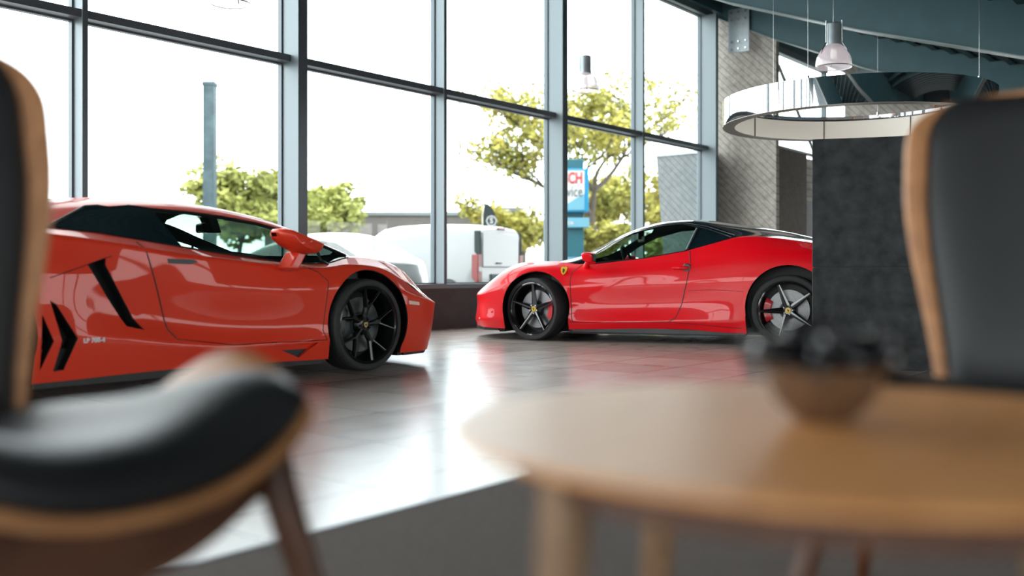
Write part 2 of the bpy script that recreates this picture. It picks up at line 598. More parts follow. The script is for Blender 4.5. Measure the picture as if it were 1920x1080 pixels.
# clerestory beyond fin one
def bay(u0, u1, w, z0, z1, nm):
    g = MB()
    g.box(u0, u0 + .06, w - .05, w + .05, z0, z1).box(u1 - .08, u1, w - .05, w + .05, z0, z1)
    g.box(u0, u1, w - .08, w + .05, z1 - .12, z1).box(u0, u1, w - .05, w + .05, z0, z0 + .05)
    st(g.build('trim_' + nm, M['alu']))
    st(MB().box(u0 + .06, u1 - .08, w - .005, w + .005, z0 + .05, z1 - .12).build('window_' + nm, M['pane']))
bay(17.995, 20.55, 7.80, 3.13, 5.06, 'bay')
st(MB().box(17.995, 20.55, 7.78, 7.90, 5.06, 5.9).build('wall_bay_head', M['teal']))
fin(20.6, 5.6, 7.4, zb(5.6) + .3, zb(7.4) + .3, 'wall_fin_far', 0.16)
bay(20.8, 22.0, 5.9, 0.2, 4.9, 'far_bay')
bay(22.06, 23.6, 5.9, 0.2, 4.9, 'next_bay')
bay(23.66, 26.6, 5.9, 0.2, 4.9, 'end_bay')
st(MB().box(26.6, 26.9, -9, 6.0, -0.1, 5.2).build('wall_right', M['conc_fin']))

# roof deck following the beams
n = 34
deck = []
for i in range(n + 1):
    w = -9 + 18.3 * i / n
    deck.append([(u, w, zb(w) + 0.63) for u in (-9, 0, 10, 20, 30)])
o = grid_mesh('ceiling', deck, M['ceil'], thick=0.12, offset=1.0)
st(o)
rb = MB()
# ribs of the deck, one mesh (surface pattern of the deck)
for i in range(0, 60):
    w = -8.7 + i * 0.30
    z = zb(w) + 0.63
    rb.box(-9, 30, w - 0.05, w + 0.05, z - 0.05, z + 0.03)
rb.build('deck_ribs', M['ceil'], o)


def beam(u, lab):
    b = MB(); fl = MB()
    ws = [-8.9 + 17.85 * i / 60 for i in range(61)]
    th = 0.07
    lo = [(w, zb(w)) for w in ws]; hi = [(w, zb(w) + 0.61) for w in reversed(ws)]
    bw = []
    for i in range(60):
        w0, w1 = ws[i], ws[i + 1]
        b.add([(u - th, w0, zb(w0)), (u - th, w1, zb(w1)), (u - th, w1, zb(w1) + .61), (u - th, w0, zb(w0) + .61),
               (u + th, w0, zb(w0)), (u + th, w1, zb(w1)), (u + th, w1, zb(w1) + .61), (u + th, w0, zb(w0) + .61)],
              [(0, 1, 2, 3), (7, 6, 5, 4), (0, 4, 5, 1), (3, 2, 6, 7)])
        fl.add([(u - .11, w0, zb(w0) - .014), (u - .11, w1, zb(w1) - .014), (u - .11, w1, zb(w1)), (u - .11, w0, zb(w0)),
                (u + .11, w0, zb(w0) - .014), (u + .11, w1, zb(w1) - .014), (u + .11, w1, zb(w1)), (u + .11, w0, zb(w0))],
               [(0, 1, 2, 3), (7, 6, 5, 4), (0, 4, 5, 1), (3, 2, 6, 7)])
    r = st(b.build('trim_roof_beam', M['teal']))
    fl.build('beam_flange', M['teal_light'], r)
    return r
for u, lab in ((2.33, 'a'), (7.26, 'b'), (12.31, 'c'), (17.76, 'd'), (23.2, 'e')):
    beam(u, lab)


def bolt_plate(u, w, z0, z1, hw, label):
    r = empty('connector_plate', (u, w, z0), 0, label, 'steel plate')
    MB().box(-.008, .008, -hw, hw, 0, z1 - z0).build('plate', M['galv'], r, bevel=0.002)
    for zz in (.07, .21, (z1 - z0) - .21, (z1 - z0) - .07):
        for k_ in (-1, 0, 1):
            MB().lathe([(0, -.03), (.016, -.03), (.02, -.022), (.02, -.008)], 6, 'x', (0, k_ * hw * .68, zz)).build('bolt', M['steel'], r)
    return r
bolt_plate(17.635, 8.37, 4.96, 5.80, 0.215, 'grey steel plate with twelve bolts joining roof beam to the tall concrete fin')
bolt_plate(20.58, 6.95, 4.40, 5.0, 0.2, 'small bolted steel plate at the top of the far concrete fin above the ring lamp')
# diagonal brace behind the ring lamp
st(MB().tube([(18.05, 7.75, 4.7), (20.4, 7.75, 2.75)], 0.035, 8).build('trim_brace', M['galv']))

# glazing on the camera side and at the left end so the hall is closed
for (axis, pos) in (('y', -9.1), ('x', -9.1)):
    a0, a1 = (-9, 26.6) if axis == 'y' else (-9, 8.9)
    g = MB()
    kk = a0
    while kk < a1:
        if axis == 'y': g.box(kk, kk + .12, pos - .1, pos + .1, 0, 5.2)
        else: g.box(pos - .1, pos + .1, kk, kk + .12, 0, 6.9)
        kk += 2.5
    if axis == 'y':
        g.box(a0, a1, pos - .08, pos + .08, 2.6, 2.7); g.box(a0, a1, pos - .1, pos + .1, -.1, .35)
        g.box(a0, a1, pos - .1, pos + .1, 2.7, 5.4); g.box(a0, a1, pos - .1, pos + .1, .35, .9)
        p = MB().box(a0, a1, pos - .005, pos + .005, .9, 2.6)
    else:
        g.box(pos - .08, pos + .08, a0, a1, 3.09, 3.16); g.box(pos - .1, pos + .1, a0, a1, -.1, .5)
        p = MB().box(pos - .005, pos + .005, a0, a1, .5, 5.5)
    nm = 'back' if axis == 'y' else 'end'
    st(g.build('wall_' + nm, M['alu_dark']))
    st(p.build('window_' + nm, M['pane']))

# ---------------------------------------------------------------- felt screen
r = empty('acoustic_screen', (0, 0, 0), 0, 'tall charcoal felt screen with a horizontal seam hiding the rear of the red car', 'screen')
a = P(1523, 500, 7.6); a.z = 0
b2 = P(1523, 500, 7.6)
dirv = Vector(toUW(math.cos(math.radians(-16.3)), math.sin(math.radians(-16.3))) + (0,))
r.location = (a.x, a.y, 0.004)
r.rotation_euler = (0, 0, math.atan2(dirv.y, dirv.x))
MB().box(0, 1.7, 0, .09, 0, .765).build('lower_panel', M['felt'], r, bevel=0.006)
MB().box(0, 1.7, 0, .09, .772, 1.745).build('upper_panel', M['felt'], r, bevel=0.006)
MB().box(0.01, 1.69, .012, .078, .762, .775).build('seam', M['dark'], r)

# ---------------------------------------------------------------- lamps
def pendant(px, py_bot, Y, label):
    p = P(px, py_bot, Y)
    ctop = zb(p.y) + .63
    r = empty('pendant_lamp', p, 0, label, 'pendant lamp', 'industrial pendant lamps')
    prof = [(.195, 0), (.200, .025), (.195, .07), (.182, .12), (.160, .165), (.130, .205), (.098, .235), (.085, .25)]
    sh = MB().lathe(prof, 40).build('lamp_shade', M['lampglass'], r, smooth=True)
    MB().lathe([(.199, -.006), (.202, .0), (.199, .006)], 40, closed=True).build('shade_rim', M['steel'], sh, smooth=True)
    MB().lathe([(0, .50), (.07, .50), (.085, .485), (.085, .25), (.06, .235), (0, .235)], 32).build('housing', M['galv'], r, smooth=True)
    for q in range(3):
        aa = q * 2 * PI / 3 + .5
        c, s = math.cos(aa), math.sin(aa)
        MB().tube([(.10 * c, .10 * s, .52), (.10 * c, .10 * s, .27), (.15 * c, .15 * s, .19), (.19 * c, .19 * s, .05)], .009, 6).build('strut', M['steel'], r)
    MB().lathe([(0, .20), (.028, .20), (.036, .15), (.03, .10), (0, .085)], 16).build('bulb', mat('bulb_glass', (.8, .78, .75), .2, emis=0.6, emcol=(1, .93, .88)), r, smooth=True)
    MB().tube([(0, 0, .50), (0, 0, ctop - p.z)], .006, 6).build('cord', M['steel'], r)
    return r
pendant(1098, 170, 14.4, 'pendant lamp with clear bell shade hanging in front of the yellow-green tree')
pendant(1563, 126, 11.3, 'pendant lamp with clear bell shade hanging directly above the chrome ring lamp')
pendant(432, 7, 10.0, 'pendant lamp at top left with only the bottom of its shade in view')

R0 = empty('ring_lamp', (11.49, 4.0, 2.455), 0, 'large chrome ring lamp with cream inner diffuser hanging near the concrete fins', 'ring lamp')
N = 128
MB().lathe([(1.5, 0), (1.5, .295), (1.37, .295)], N).build('chrome_band', M['chrome'], R0, smooth=True)
MB().lathe([(1.5, 0.0), (1.5, -.004), (1.36, -.004), (1.36, 0)], N).build('bottom_rim', M['rim_bottom'], R0, smooth=True)
dfu = MB().lathe([(1.362, 0.005), (1.362, .235)], N).build('diffuser', M['diffuser'], R0, smooth=True)
MB().lathe([(1.37, .235), (1.355, .235), (1.355, .25), (1.37, .25)], N).build('inner_top_rim', M['blacktrim'], R0, smooth=True)
for k_ in range(8):
    aa = k_ * PI / 4 + .62
    MB().box(-.006, .006, -.004, .004, .0, .24).build('seam', M['dark'], dfu, loc=(1.356 * math.cos(aa), 1.356 * math.sin(aa), 0)).rotation_euler = (0, 0, aa + PI / 2)
for dg_ in (115, 232, 310, 60):
    aa = math.radians(dg_)
    x, y = toUW(1.43 * math.cos(aa), 1.43 * math.sin(aa))
    MB().tube([(x, y, .29), (x, y, zb(4.0 + y) + .6 - 2.455)], .0032, 6).build('suspension_wire', M['steel'], R0)
    MB().lathe([(0, .335), (.014, .335), (.014, .29)], 10, 'z', (x, y, 0)).build('wire_fixing', M['steel'], R0)
# ---------------------------------------------------------------- cars
def herm(tk, pk, t, mk):
    i = int(np.clip(np.searchsorted(tk, t) - 1, 0, len(tk) - 2))
    h = tk[i + 1] - tk[i]; s = (t - tk[i]) / h
    return ((2 * s**3 - 3 * s**2 + 1) * pk[i] + (s**3 - 2 * s**2 + s) * h * mk[i]
            + (-2 * s**3 + 3 * s**2) * pk[i + 1] + (s**3 - s**2) * h * mk[i + 1])


def tangents(tk, pk):
    d = (pk[1:] - pk[:-1]) / (tk[1:] - tk[:-1])[:, None]
    m = np.zeros_like(pk)
    h = tk[1:] - tk[:-1]
    for i in range(1, len(pk) - 1):
        w = h[i - 1] / (h[i - 1] + h[i])
        m[i] = d[i - 1] * (1 - w) + d[i] * w
        for c in range(pk.shape[1]):      # limit overshoot
            a, b = d[i - 1][c], d[i][c]
            if a * b <= 0: m[i][c] *= 0.35
            else:
                lim = 3 * min(abs(a), abs(b))
                if abs(m[i][c]) > lim: m[i][c] = math.copysign(lim, m[i][c])
    m[0] = d[0]; m[-1] = d[-1]
    return m


def loft(lines, crease, ns, nv):
    """lines: K arrays of S control points on the +y half -> dense grid (rows along the lines)"""
    A = np.array(lines, float)               # K,S,3
    K, S, _ = A.shape
    seg = np.linalg.norm(A[:, 1:] - A[:, :-1], axis=2).mean(0)
    tk = np.concatenate([[0], np.cumsum(seg)])
    # mirrored ghosts at nose and tail
    g0 = A[:, 1:2].copy(); g0[:, :, 1] *= -1
    g1 = A[:, -2:-1].copy(); g1[:, :, 1] *= -1
    B = np.concatenate([g0, A, g1], axis=1)
    tb = np.concatenate([[-seg[0]], tk, [tk[-1] + seg[-1]]])
    ts = np.concatenate([np.linspace(tk[i], tk[i + 1], ns, endpoint=False) for i in range(S - 1)] + [[tk[-1]]])
    rows = []
    for k in range(K):
        mk = tangents(tb, B[k])
        rows.append(np.array([herm(tb, B[k], t, mk) for t in ts]))
    Rr = np.array(rows)                       # K,T,3
    out = []
    T = Rr.shape[1]
    for j in range(T):
        pts = Rr[:, j]
        gh = pts[-2].copy(); gh[1] *= -1
        pk = np.concatenate([pts, [gh]])
        dd = np.maximum(np.linalg.norm(pk[1:] - pk[:-1], axis=1), 0.01)
        vk = np.concatenate([[0], np.cumsum(dd)])
        m = tangents(vk, pk)
        ml = m.copy(); mr = m.copy()
        dv = (pk[1:] - pk[:-1]) / dd[:, None]
        for c in crease:
            ml[c] = dv[c - 1]; mr[c] = dv[c]
        col = []
        for k in range(K - 1):
            h = vk[k + 1] - vk[k]
            for q in range(nv):
                s = q / nv
                col.append((2 * s**3 - 3 * s**2 + 1) * pk[k] + (s**3 - 2 * s**2 + s) * h * mr[k]
                           + (-2 * s**3 + 3 * s**2) * pk[k + 1] + (s**3 - s**2) * h * ml[k + 1])
        col.append(pk[K - 1])
        out.append(col)
    G = np.array(out)                         # T, V, 3
    G[:, -1, 1] = 0; G[0, :, 1] = 0; G[-1, :, 1] = 0
    G[:, :, 1] = np.maximum(G[:, :, 1], 0)
    return G


def inside(poly, x, y):
    c = False
    n = len(poly)
    for i in range(n):
        x1, y1 = poly[i]; x2, y2 = poly[(i + 1) % n]
        if (y1 > y) != (y2 > y) and x < (x2 - x1) * (y - y1) / (y2 - y1) + x1:
            c = not c
    return c


class Shell:
    def __init__(s, lines, crease, ns=9, nv=7):
        G = loft(lines, crease, ns, nv)
        T, V, _ = G.shape
        bm = bmesh.new()
        vs = [[bm.verts.new(G[i, j]) for j in range(V)] for i in range(T)]
        for i in range(T - 1):
            for j in range(V - 1):
                try: bm.faces.new((vs[i][j], vs[i][j + 1], vs[i + 1][j + 1], vs[i + 1][j]))
                except ValueError: pass
        bmesh.ops.remove_doubles(bm, verts=bm.verts, dist=0.0004)
        bmesh.ops.dissolve_degenerate(bm, edges=bm.edges, dist=0.0002)
        # outward normals: +y side should face +y
        bm.normal_update()
        if sum(f.normal.y * f.calc_area() for f in bm.faces) < 0:
            for f in bm.faces: f.normal_flip()
        bm.normal_update()
        s.bm = bm
        src = bm.copy()
        bmesh.ops.triangulate(src, faces=src.faces)
        src.normal_update()
        s.sv = [v.co.copy() for v in src.verts]
        s.sn = []
        for v in src.verts:
            n = v.normal.copy()
            if abs(v.co.y) < 1e-4: n.y = 0; n.normalize()
            s.sn.append(n)
        src.faces.ensure_lookup_table()
        s.tri = [tuple(v.index for v in f.verts) for f in src.faces]
        src.verts.index_update()
        s.tree = BVHTree.FromPolygons(s.sv, s.tri)
        src.free()
        s.lay = bm.faces.layers.int.new('part')

    def normal_at(s, p):
        loc, nn, idx, d = s.tree.find_nearest(p)
        a, b, c = s.tri[idx]
        A, B, C = s.sv[a], s.sv[b], s.sv[c]
        v0, v1, v2 = B - A, C - A, loc - A
        d00, d01, d11, d20, d21 = v0.dot(v0), v0.dot(v1), v1.dot(v1), v2.dot(v0), v2.dot(v1)
        den = d00 * d11 - d01 * d01
        if abs(den) < 1e-14: return s.sn[a].copy()
        v = (d11 * d20 - d01 * d21) / den; w = (d00 * d21 - d01 * d20) / den
        return (s.sn[a] * (1 - v - w) + s.sn[b] * v + s.sn[c] * w).normalized()

    def side(s, x, z):
        """point on the +y flank at (x,z)"""
        h = s.tree.ray_cast(Vector((x, 1.6, z)), Vector((0, -1, 0)))
        return h[0]

    def top(s, x, y):
        h = s.tree.ray_cast(Vector((x, y, 2.5)), Vector((0, 0, -1)))
        return h[0]

    def front(s, y, z, d=1):
        h = s.tree.ray_cast(Vector((3 * d, y, z)), Vector((-d, 0, 0)))
        return h[0]

    def cut(s, poly, ax, part, flt=lambda c, n: True, over=None):
        """split along polygon in projection ax=(i,j); faces inside get part id"""
        bm = s.bm
        i, j = ax
        xs = [p[0] for p in poly]; ys = [p[1] for p in poly]
        n = len(poly)
        k3 = 3 - i - j
        e = 1e-4
        for q in range(n):
            a = poly[q]; b = poly[(q + 1) % n]
            lo0, hi0 = min(a[0], b[0]) - e, max(a[0], b[0]) + e
            lo1, hi1 = min(a[1], b[1]) - e, max(a[1], b[1]) + e
            no = [0, 0, 0]; no[i] = b[1] - a[1]; no[j] = -(b[0] - a[0])
            no = Vector(no)
            if no.length < 1e-9: continue
            co = [0, 0, 0]; co[i] = a[0]; co[j] = a[1]
            fs = []
            for f in bm.faces:
                c0 = [v.co[i] for v in f.verts]
                if min(c0) > hi0 or max(c0) < lo0: continue
                c1 = [v.co[j] for v in f.verts]
                if min(c1) > hi1 or max(c1) < lo1: continue
                if not flt(f.calc_center_median(), f.normal): continue
                fs.append(f)
            if not fs: continue
            geo = set(fs)
            for f in fs:
                geo.update(f.edges); geo.update(f.verts)
            bmesh.ops.bisect_plane(bm, geom=list(geo), dist=1e-5, plane_co=Vector(co), plane_no=no.normalized())
        lx, hx, ly, hy = min(xs), max(xs), min(ys), max(ys)
        for f in bm.faces:
            c = f.calc_center_median()
            if lx < c[i] < hx and ly < c[j] < hy and flt(c, f.normal) and inside(poly, c[i], c[j]):
                if over is None or f[s.lay] in over:
                    f[s.lay] = part

    def get(s, ids):
        fs = [f for f in s.bm.faces if f[s.lay] in ids]
        idx = {}; vs = []; out = []
        for f in fs:
            t = []
            for v in f.verts:
                if v not in idx:
                    idx[v] = len(vs); vs.append(v.co.copy())
                t.append(idx[v])
            out.append(t)
        return vs, out

    def part(s, name, ids, m, parent, sides=(1, -1), lin=None, lift=0.0, label=None):
        vs, fs = s.get(ids)
        if not fs: return None
        ns = [s.normal_at(v) for v in vs]
        V = []; Nn = []; F = []; MI = []
        for sd in sides:
            o = len(V)
            for v, n in zip(vs, ns):
                V.append((v.x + n.x * lift, (v.y + n.y * lift) * sd, v.z + n.z * lift)); Nn.append((n.x, n.y * sd, n.z))
            for f in fs:
                F.append([q + o for q in (f if sd == 1 else reversed(f))]); MI.append(0)
            if lin:
                o = len(V)
                for v, n in zip(vs, ns):
                    V.append((v.x - n.x * lin, (v.y - n.y * lin) * sd, v.z - n.z * lin)); Nn.append((-n.x, -n.y * sd, -n.z))
                for f in fs:
                    F.append([q + o for q in (reversed(f) if sd == 1 else f)]); MI.append(1)
        me = bpy.data.meshes.new(name)
        me.from_pydata(V, [], F)
        for p, i in zip(me.polygons, MI): p.material_index = i
        o = link_mesh(name, me, [m, M['liner']] if lin else m, parent, None, True, label)
        me.normals_split_custom_set_from_vertices(Nn)
        return o

    def recess(s, name, ids, depth, m, parent, side=1, dirv=(0, -1, 0), wallmat=None):
        """faces pushed in by depth with walls round them"""
        vs, fs = s.get(ids)
        if not fs: return None
        bm = bmesh.new()
        bv = [bm.verts.new(v) for v in vs]
        bf = [bm.faces.new([bv[q] for q in f]) for f in fs]
        r = bmesh.ops.extrude_face_region(bm, geom=bf)
        nv = [g for g in r['geom'] if isinstance(g, bmesh.types.BMVert)]
        bmesh.ops.translate(bm, verts=nv, vec=Vector(dirv) * depth)
        bm.faces.ensure_lookup_table()
        old = [f for f in bm.faces if f.is_valid and f in bf]
        if old: bmesh.ops.delete(bm, geom=old, context='FACES_ONLY')
        if side == -1:
            for v in bm.verts: v.co.y *= -1
            for f in bm.faces: f.normal_flip()
        me = bpy.data.meshes.new(name); bm.to_mesh(me); bm.free()
        return link_mesh(name, me, m, parent)

    def seam(s, name, pts, r, m, parent, mode='side', sink=0.3, sides=(1, -1), n=6, step=0.03):
        dense = []
        for a, b in zip(pts, pts[1:]):
            d = math.hypot(b[0] - a[0], b[1] - a[1]); k = max(1, int(d / step))
            for q in range(k): dense.append((a[0] + (b[0] - a[0]) * q / k, a[1] + (b[1] - a[1]) * q / k))
        dense.append(pts[-1])
        P3 = []
        for x, z in dense:
            h = s.side(x, z) if mode == 'side' else s.top(x, z)
            if h: P3.append(h - s.normal_at(h) * r * sink)
        if len(P3) < 2: return None
        for sd in sides:
            MB().tube([(p.x, p.y * sd, p.z) for p in P3], r, n).build(name, m, parent, smooth=True)


def ellipse(cx, cz, rx, rz, n=44):
    return [(cx + rx * math.cos(2 * PI * k / n), cz + rz * math.sin(2 * PI * k / n)) for k in range(n)]


def wheel(parent, x, y, z, R, Rr, W, side, steer, style, rot=0.0, cal=None, calang=0.0):
    """tyre mesh = the wheel part; rim, disc, caliper and cap are its sub-parts. Local +y is outboard."""
    h = W / 2
    k = R - Rr
    prof = [(Rr, -h * .92), (Rr + .2 * k, -h), (R - .25 * k, -h * 1.0), (R - .06 * k, -h * .9), (R, -h * .72)]
    for g in (-.45, -.15, .15, .45):
        prof += [(R, h * (g - .03)), (R - .006, h * (g - .025)), (R - .006, h * (g + .025)), (R, h * (g + .03))]
    prof += [(R, h * .72), (R - .06 * k, h * .9), (R - .25 * k, h * 1.0), (R - .6 * k, h * 1.02), (Rr + .2 * k, h), (Rr + .02, h * .94), (Rr, h * .9)]
    ty = MB().lathe(prof, 72, 'y', closed=True).build('wheel', M['rubber'], parent, smooth=True, angle=32)
    ty.location = (x, y * side, z)
    ty.rotation_euler = (0, 0, (0 if side > 0 else PI) + steer)
    rm = M['rim'] if style == 'star' else M['rim_satin']
    b = MB()
    # barrel and lip
    b.lathe([(Rr, h * .90), (Rr + .006, h * .97), (Rr - .006, h * 1.0), (Rr - .016, h * .93), (Rr - .022, h * .5), (Rr - .035, -h * .85), (Rr - .01, -h * .9), (Rr, -h * .9)], 72, 'y', closed=True)
    # hub
    hubr = .062
    b.lathe([(0, h * .60), (hubr * .62, h * .62), (hubr, h * .55), (hubr * 1.25, h * .35), (hubr * 1.2, h * .1), (0, h * .1)], 40, 'y')

    def spoke(a0, r0, a1, r1, w0, w1, y0, y1, t=.03):
        """ridged bar from polar (a0,r0) to (a1,r1)"""
        p0 = Vector((r0 * math.cos(a0), 0, r0 * math.sin(a0))); p1 = Vector((r1 * math.cos(a1), 0, r1 * math.sin(a1)))
        d = (p1 - p0).normalized(); nrm = Vector((-d.z, 0, d.x))
        vs = []
        for p, w, yy, tt in ((p0, w0, y0, t * 1.4), (p1, w1, y1, t)):
            vs += [p + nrm * w + Vector((0, yy - .012, 0)), p + nrm * w * .3 + Vector((0, yy, 0)), p - nrm * w * .3 + Vector((0, yy, 0)),
                   p - nrm * w + Vector((0, yy - .012, 0)), p - nrm * w * .8 + Vector((0, yy - tt, 0)), p + nrm * w * .8 + Vector((0, yy - tt, 0))]
        fs = [(i, (i + 1) % 6, 6 + (i + 1) % 6, 6 + i) for i in range(6)] + [(5, 4, 3, 2, 1, 0), (6, 7, 8, 9, 10, 11)]
        b.add(vs, fs)
    yo, yi = h * .94, h * .58
    for q in range(5):
        a = rot + q * 2 * PI / 5
        if style == 'star':
            spoke(a, .03, a, Rr - .012, .034, .013, yi + .004, yo, .035)
        else:
            am = Rr * .52
            spoke(a, .03, a, am, .020, .022, yi, yi + (yo - yi) * .45)
            for sg in (-1, 1):
                spoke(a + sg * .07, .05, a + sg * .10, am + .01, .009, .011, yi, yi + (yo - yi) * .5)
                spoke(a + sg * .07, am - .015, a + sg * .285, Rr - .012, .013, .010, yi + (yo - yi) * .47, yo)
    # wheel nuts belong to the rim
    nb = b; nb.cur = 1
    for q in range(5):
        a = rot + q * 2 * PI / 5 + PI / 5
        nb.lathe([(0, .022), (.007, .02), (.009, .0)], 8, 'y', (.046 * math.cos(a), h * .56, .046 * math.sin(a)))
    b.build('rim', [rm, M['steel'] if style == 'star' else rm], ty, smooth=True, angle=25)

    MB().lathe([(.02, h * .10), (Rr * .72, h * .10), (Rr * .72, h * -.10), (.02, h * -.10)], 56, 'y', closed=True).build('brake_disc', M['disc'] if style == 'star' else M['caliper_grey'], ty, smooth=True, angle=30)
    MB().lathe([(.0, h * .2), (Rr * .30, h * .2), (Rr * .33, h * .08), (0, h * .08)], 40, 'y').build('disc_bell', M['caliper_grey'], ty, smooth=True)
    MB().lathe([(0, -h * .5), (Rr * .95, -h * .5), (Rr * .95, -h * .55), (0, -h * .55)], 40, 'y').build('wheel_backing', M['black'], ty)
    # caliper
    cb = MB()
    vs = []; m = 9
    for i in range(m):
        a = calang + (i / (m - 1) - .5) * 1.05
        for rr, yy in ((Rr * .60, h * .34), (Rr * .86, h * .34), (Rr * .88, -h * .2), (Rr * .58, -h * .2)):
            vs.append((rr * math.cos(a), yy + (.012 if abs(i - 4) < 4 and yy > 0 else 0), rr * math.sin(a)))
    fs = []
    for i in range(m - 1):
        for q in range(4):
            fs.append((i * 4 + q, i * 4 + (q + 1) % 4, (i + 1) * 4 + (q + 1) % 4, (i + 1) * 4 + q))
    fs += [(3, 2, 1, 0), tuple((m - 1) * 4 + q for q in range(4))]
    cb.add(vs, fs)
    cb.build('brake_caliper', M['caliper_red'] if style == 'star' else M['caliper_grey'], ty, bevel=.006)
    # centre cap
    cap = MB().lathe([(0, h * .60 + .012), (.024, h * .60 + .011), (.030, h * .60 + .004), (.030, h * .58)], 28, 'y').build('centre_cap', M['yellow'] if style == 'star' else M['black'], ty, smooth=True)
    mk = [(-.006, -.014), (.004, -.013), (.002, -.002), (.010, .004), (.007, .014), (-.002, .012), (-.008, .003), (-.010, -.004)]
    sh = [(-.015, .017), (.015, .017), (.017, .002), (.010, -.012), (0, -.021), (-.010, -.012), (-.017, .002)]
    yb = h * .60 + .0115
    if style == 'star':
        MB().prism([(p[0] * .9, p[1] * .9) for p in mk], yb, yb + .002, 'y').build('cap_emblem', M['black'], ty)
    else:
        MB().prism(sh, yb, yb + .003, 'y').build('cap_emblem', M['gold'], ty)
        MB().prism([(p[0] * .55, p[1] * .55) for p in sh], yb + .003, yb + .004, 'y').build('cap_emblem_centre', M['black'], ty)
    return ty


def seat(parent, x, y, m):
    b = MB()
    prof = [(.26, .20), (.28, .27), (.10, .27), (-.10, .24), (-.20, .30), (-.34, .62), (-.42, .86), (-.50, .88), (-.50, .80), (-.44, .60), (-.32, .22), (-.24, .16)]
    b.prism(prof, -.23, .23, 'y')
    o = b.build('seat', m, parent, bevel=.035, segs=3)
    o.location = (x, y, 0)
    hb = MB().prism([(-.47, .86), (-.40, .86), (-.44, 1.0), (-.50, 1.0)], -.12, .12, 'y').build('head_rest', m, o, bevel=.02)
    return o


def underbody(parent, xs, wm, name='underbody'):
    b = MB()
    for (x0, x1, w) in xs:
        b.box(x1, x0, -w, w, .085, .30)
    return b.build(name, M['black'], parent)


# ================================================================= the orange-red wedge car
def sstep_(t):
    t = max(0.0, min(1.0, t)); return t * t * (3 - 2 * t)


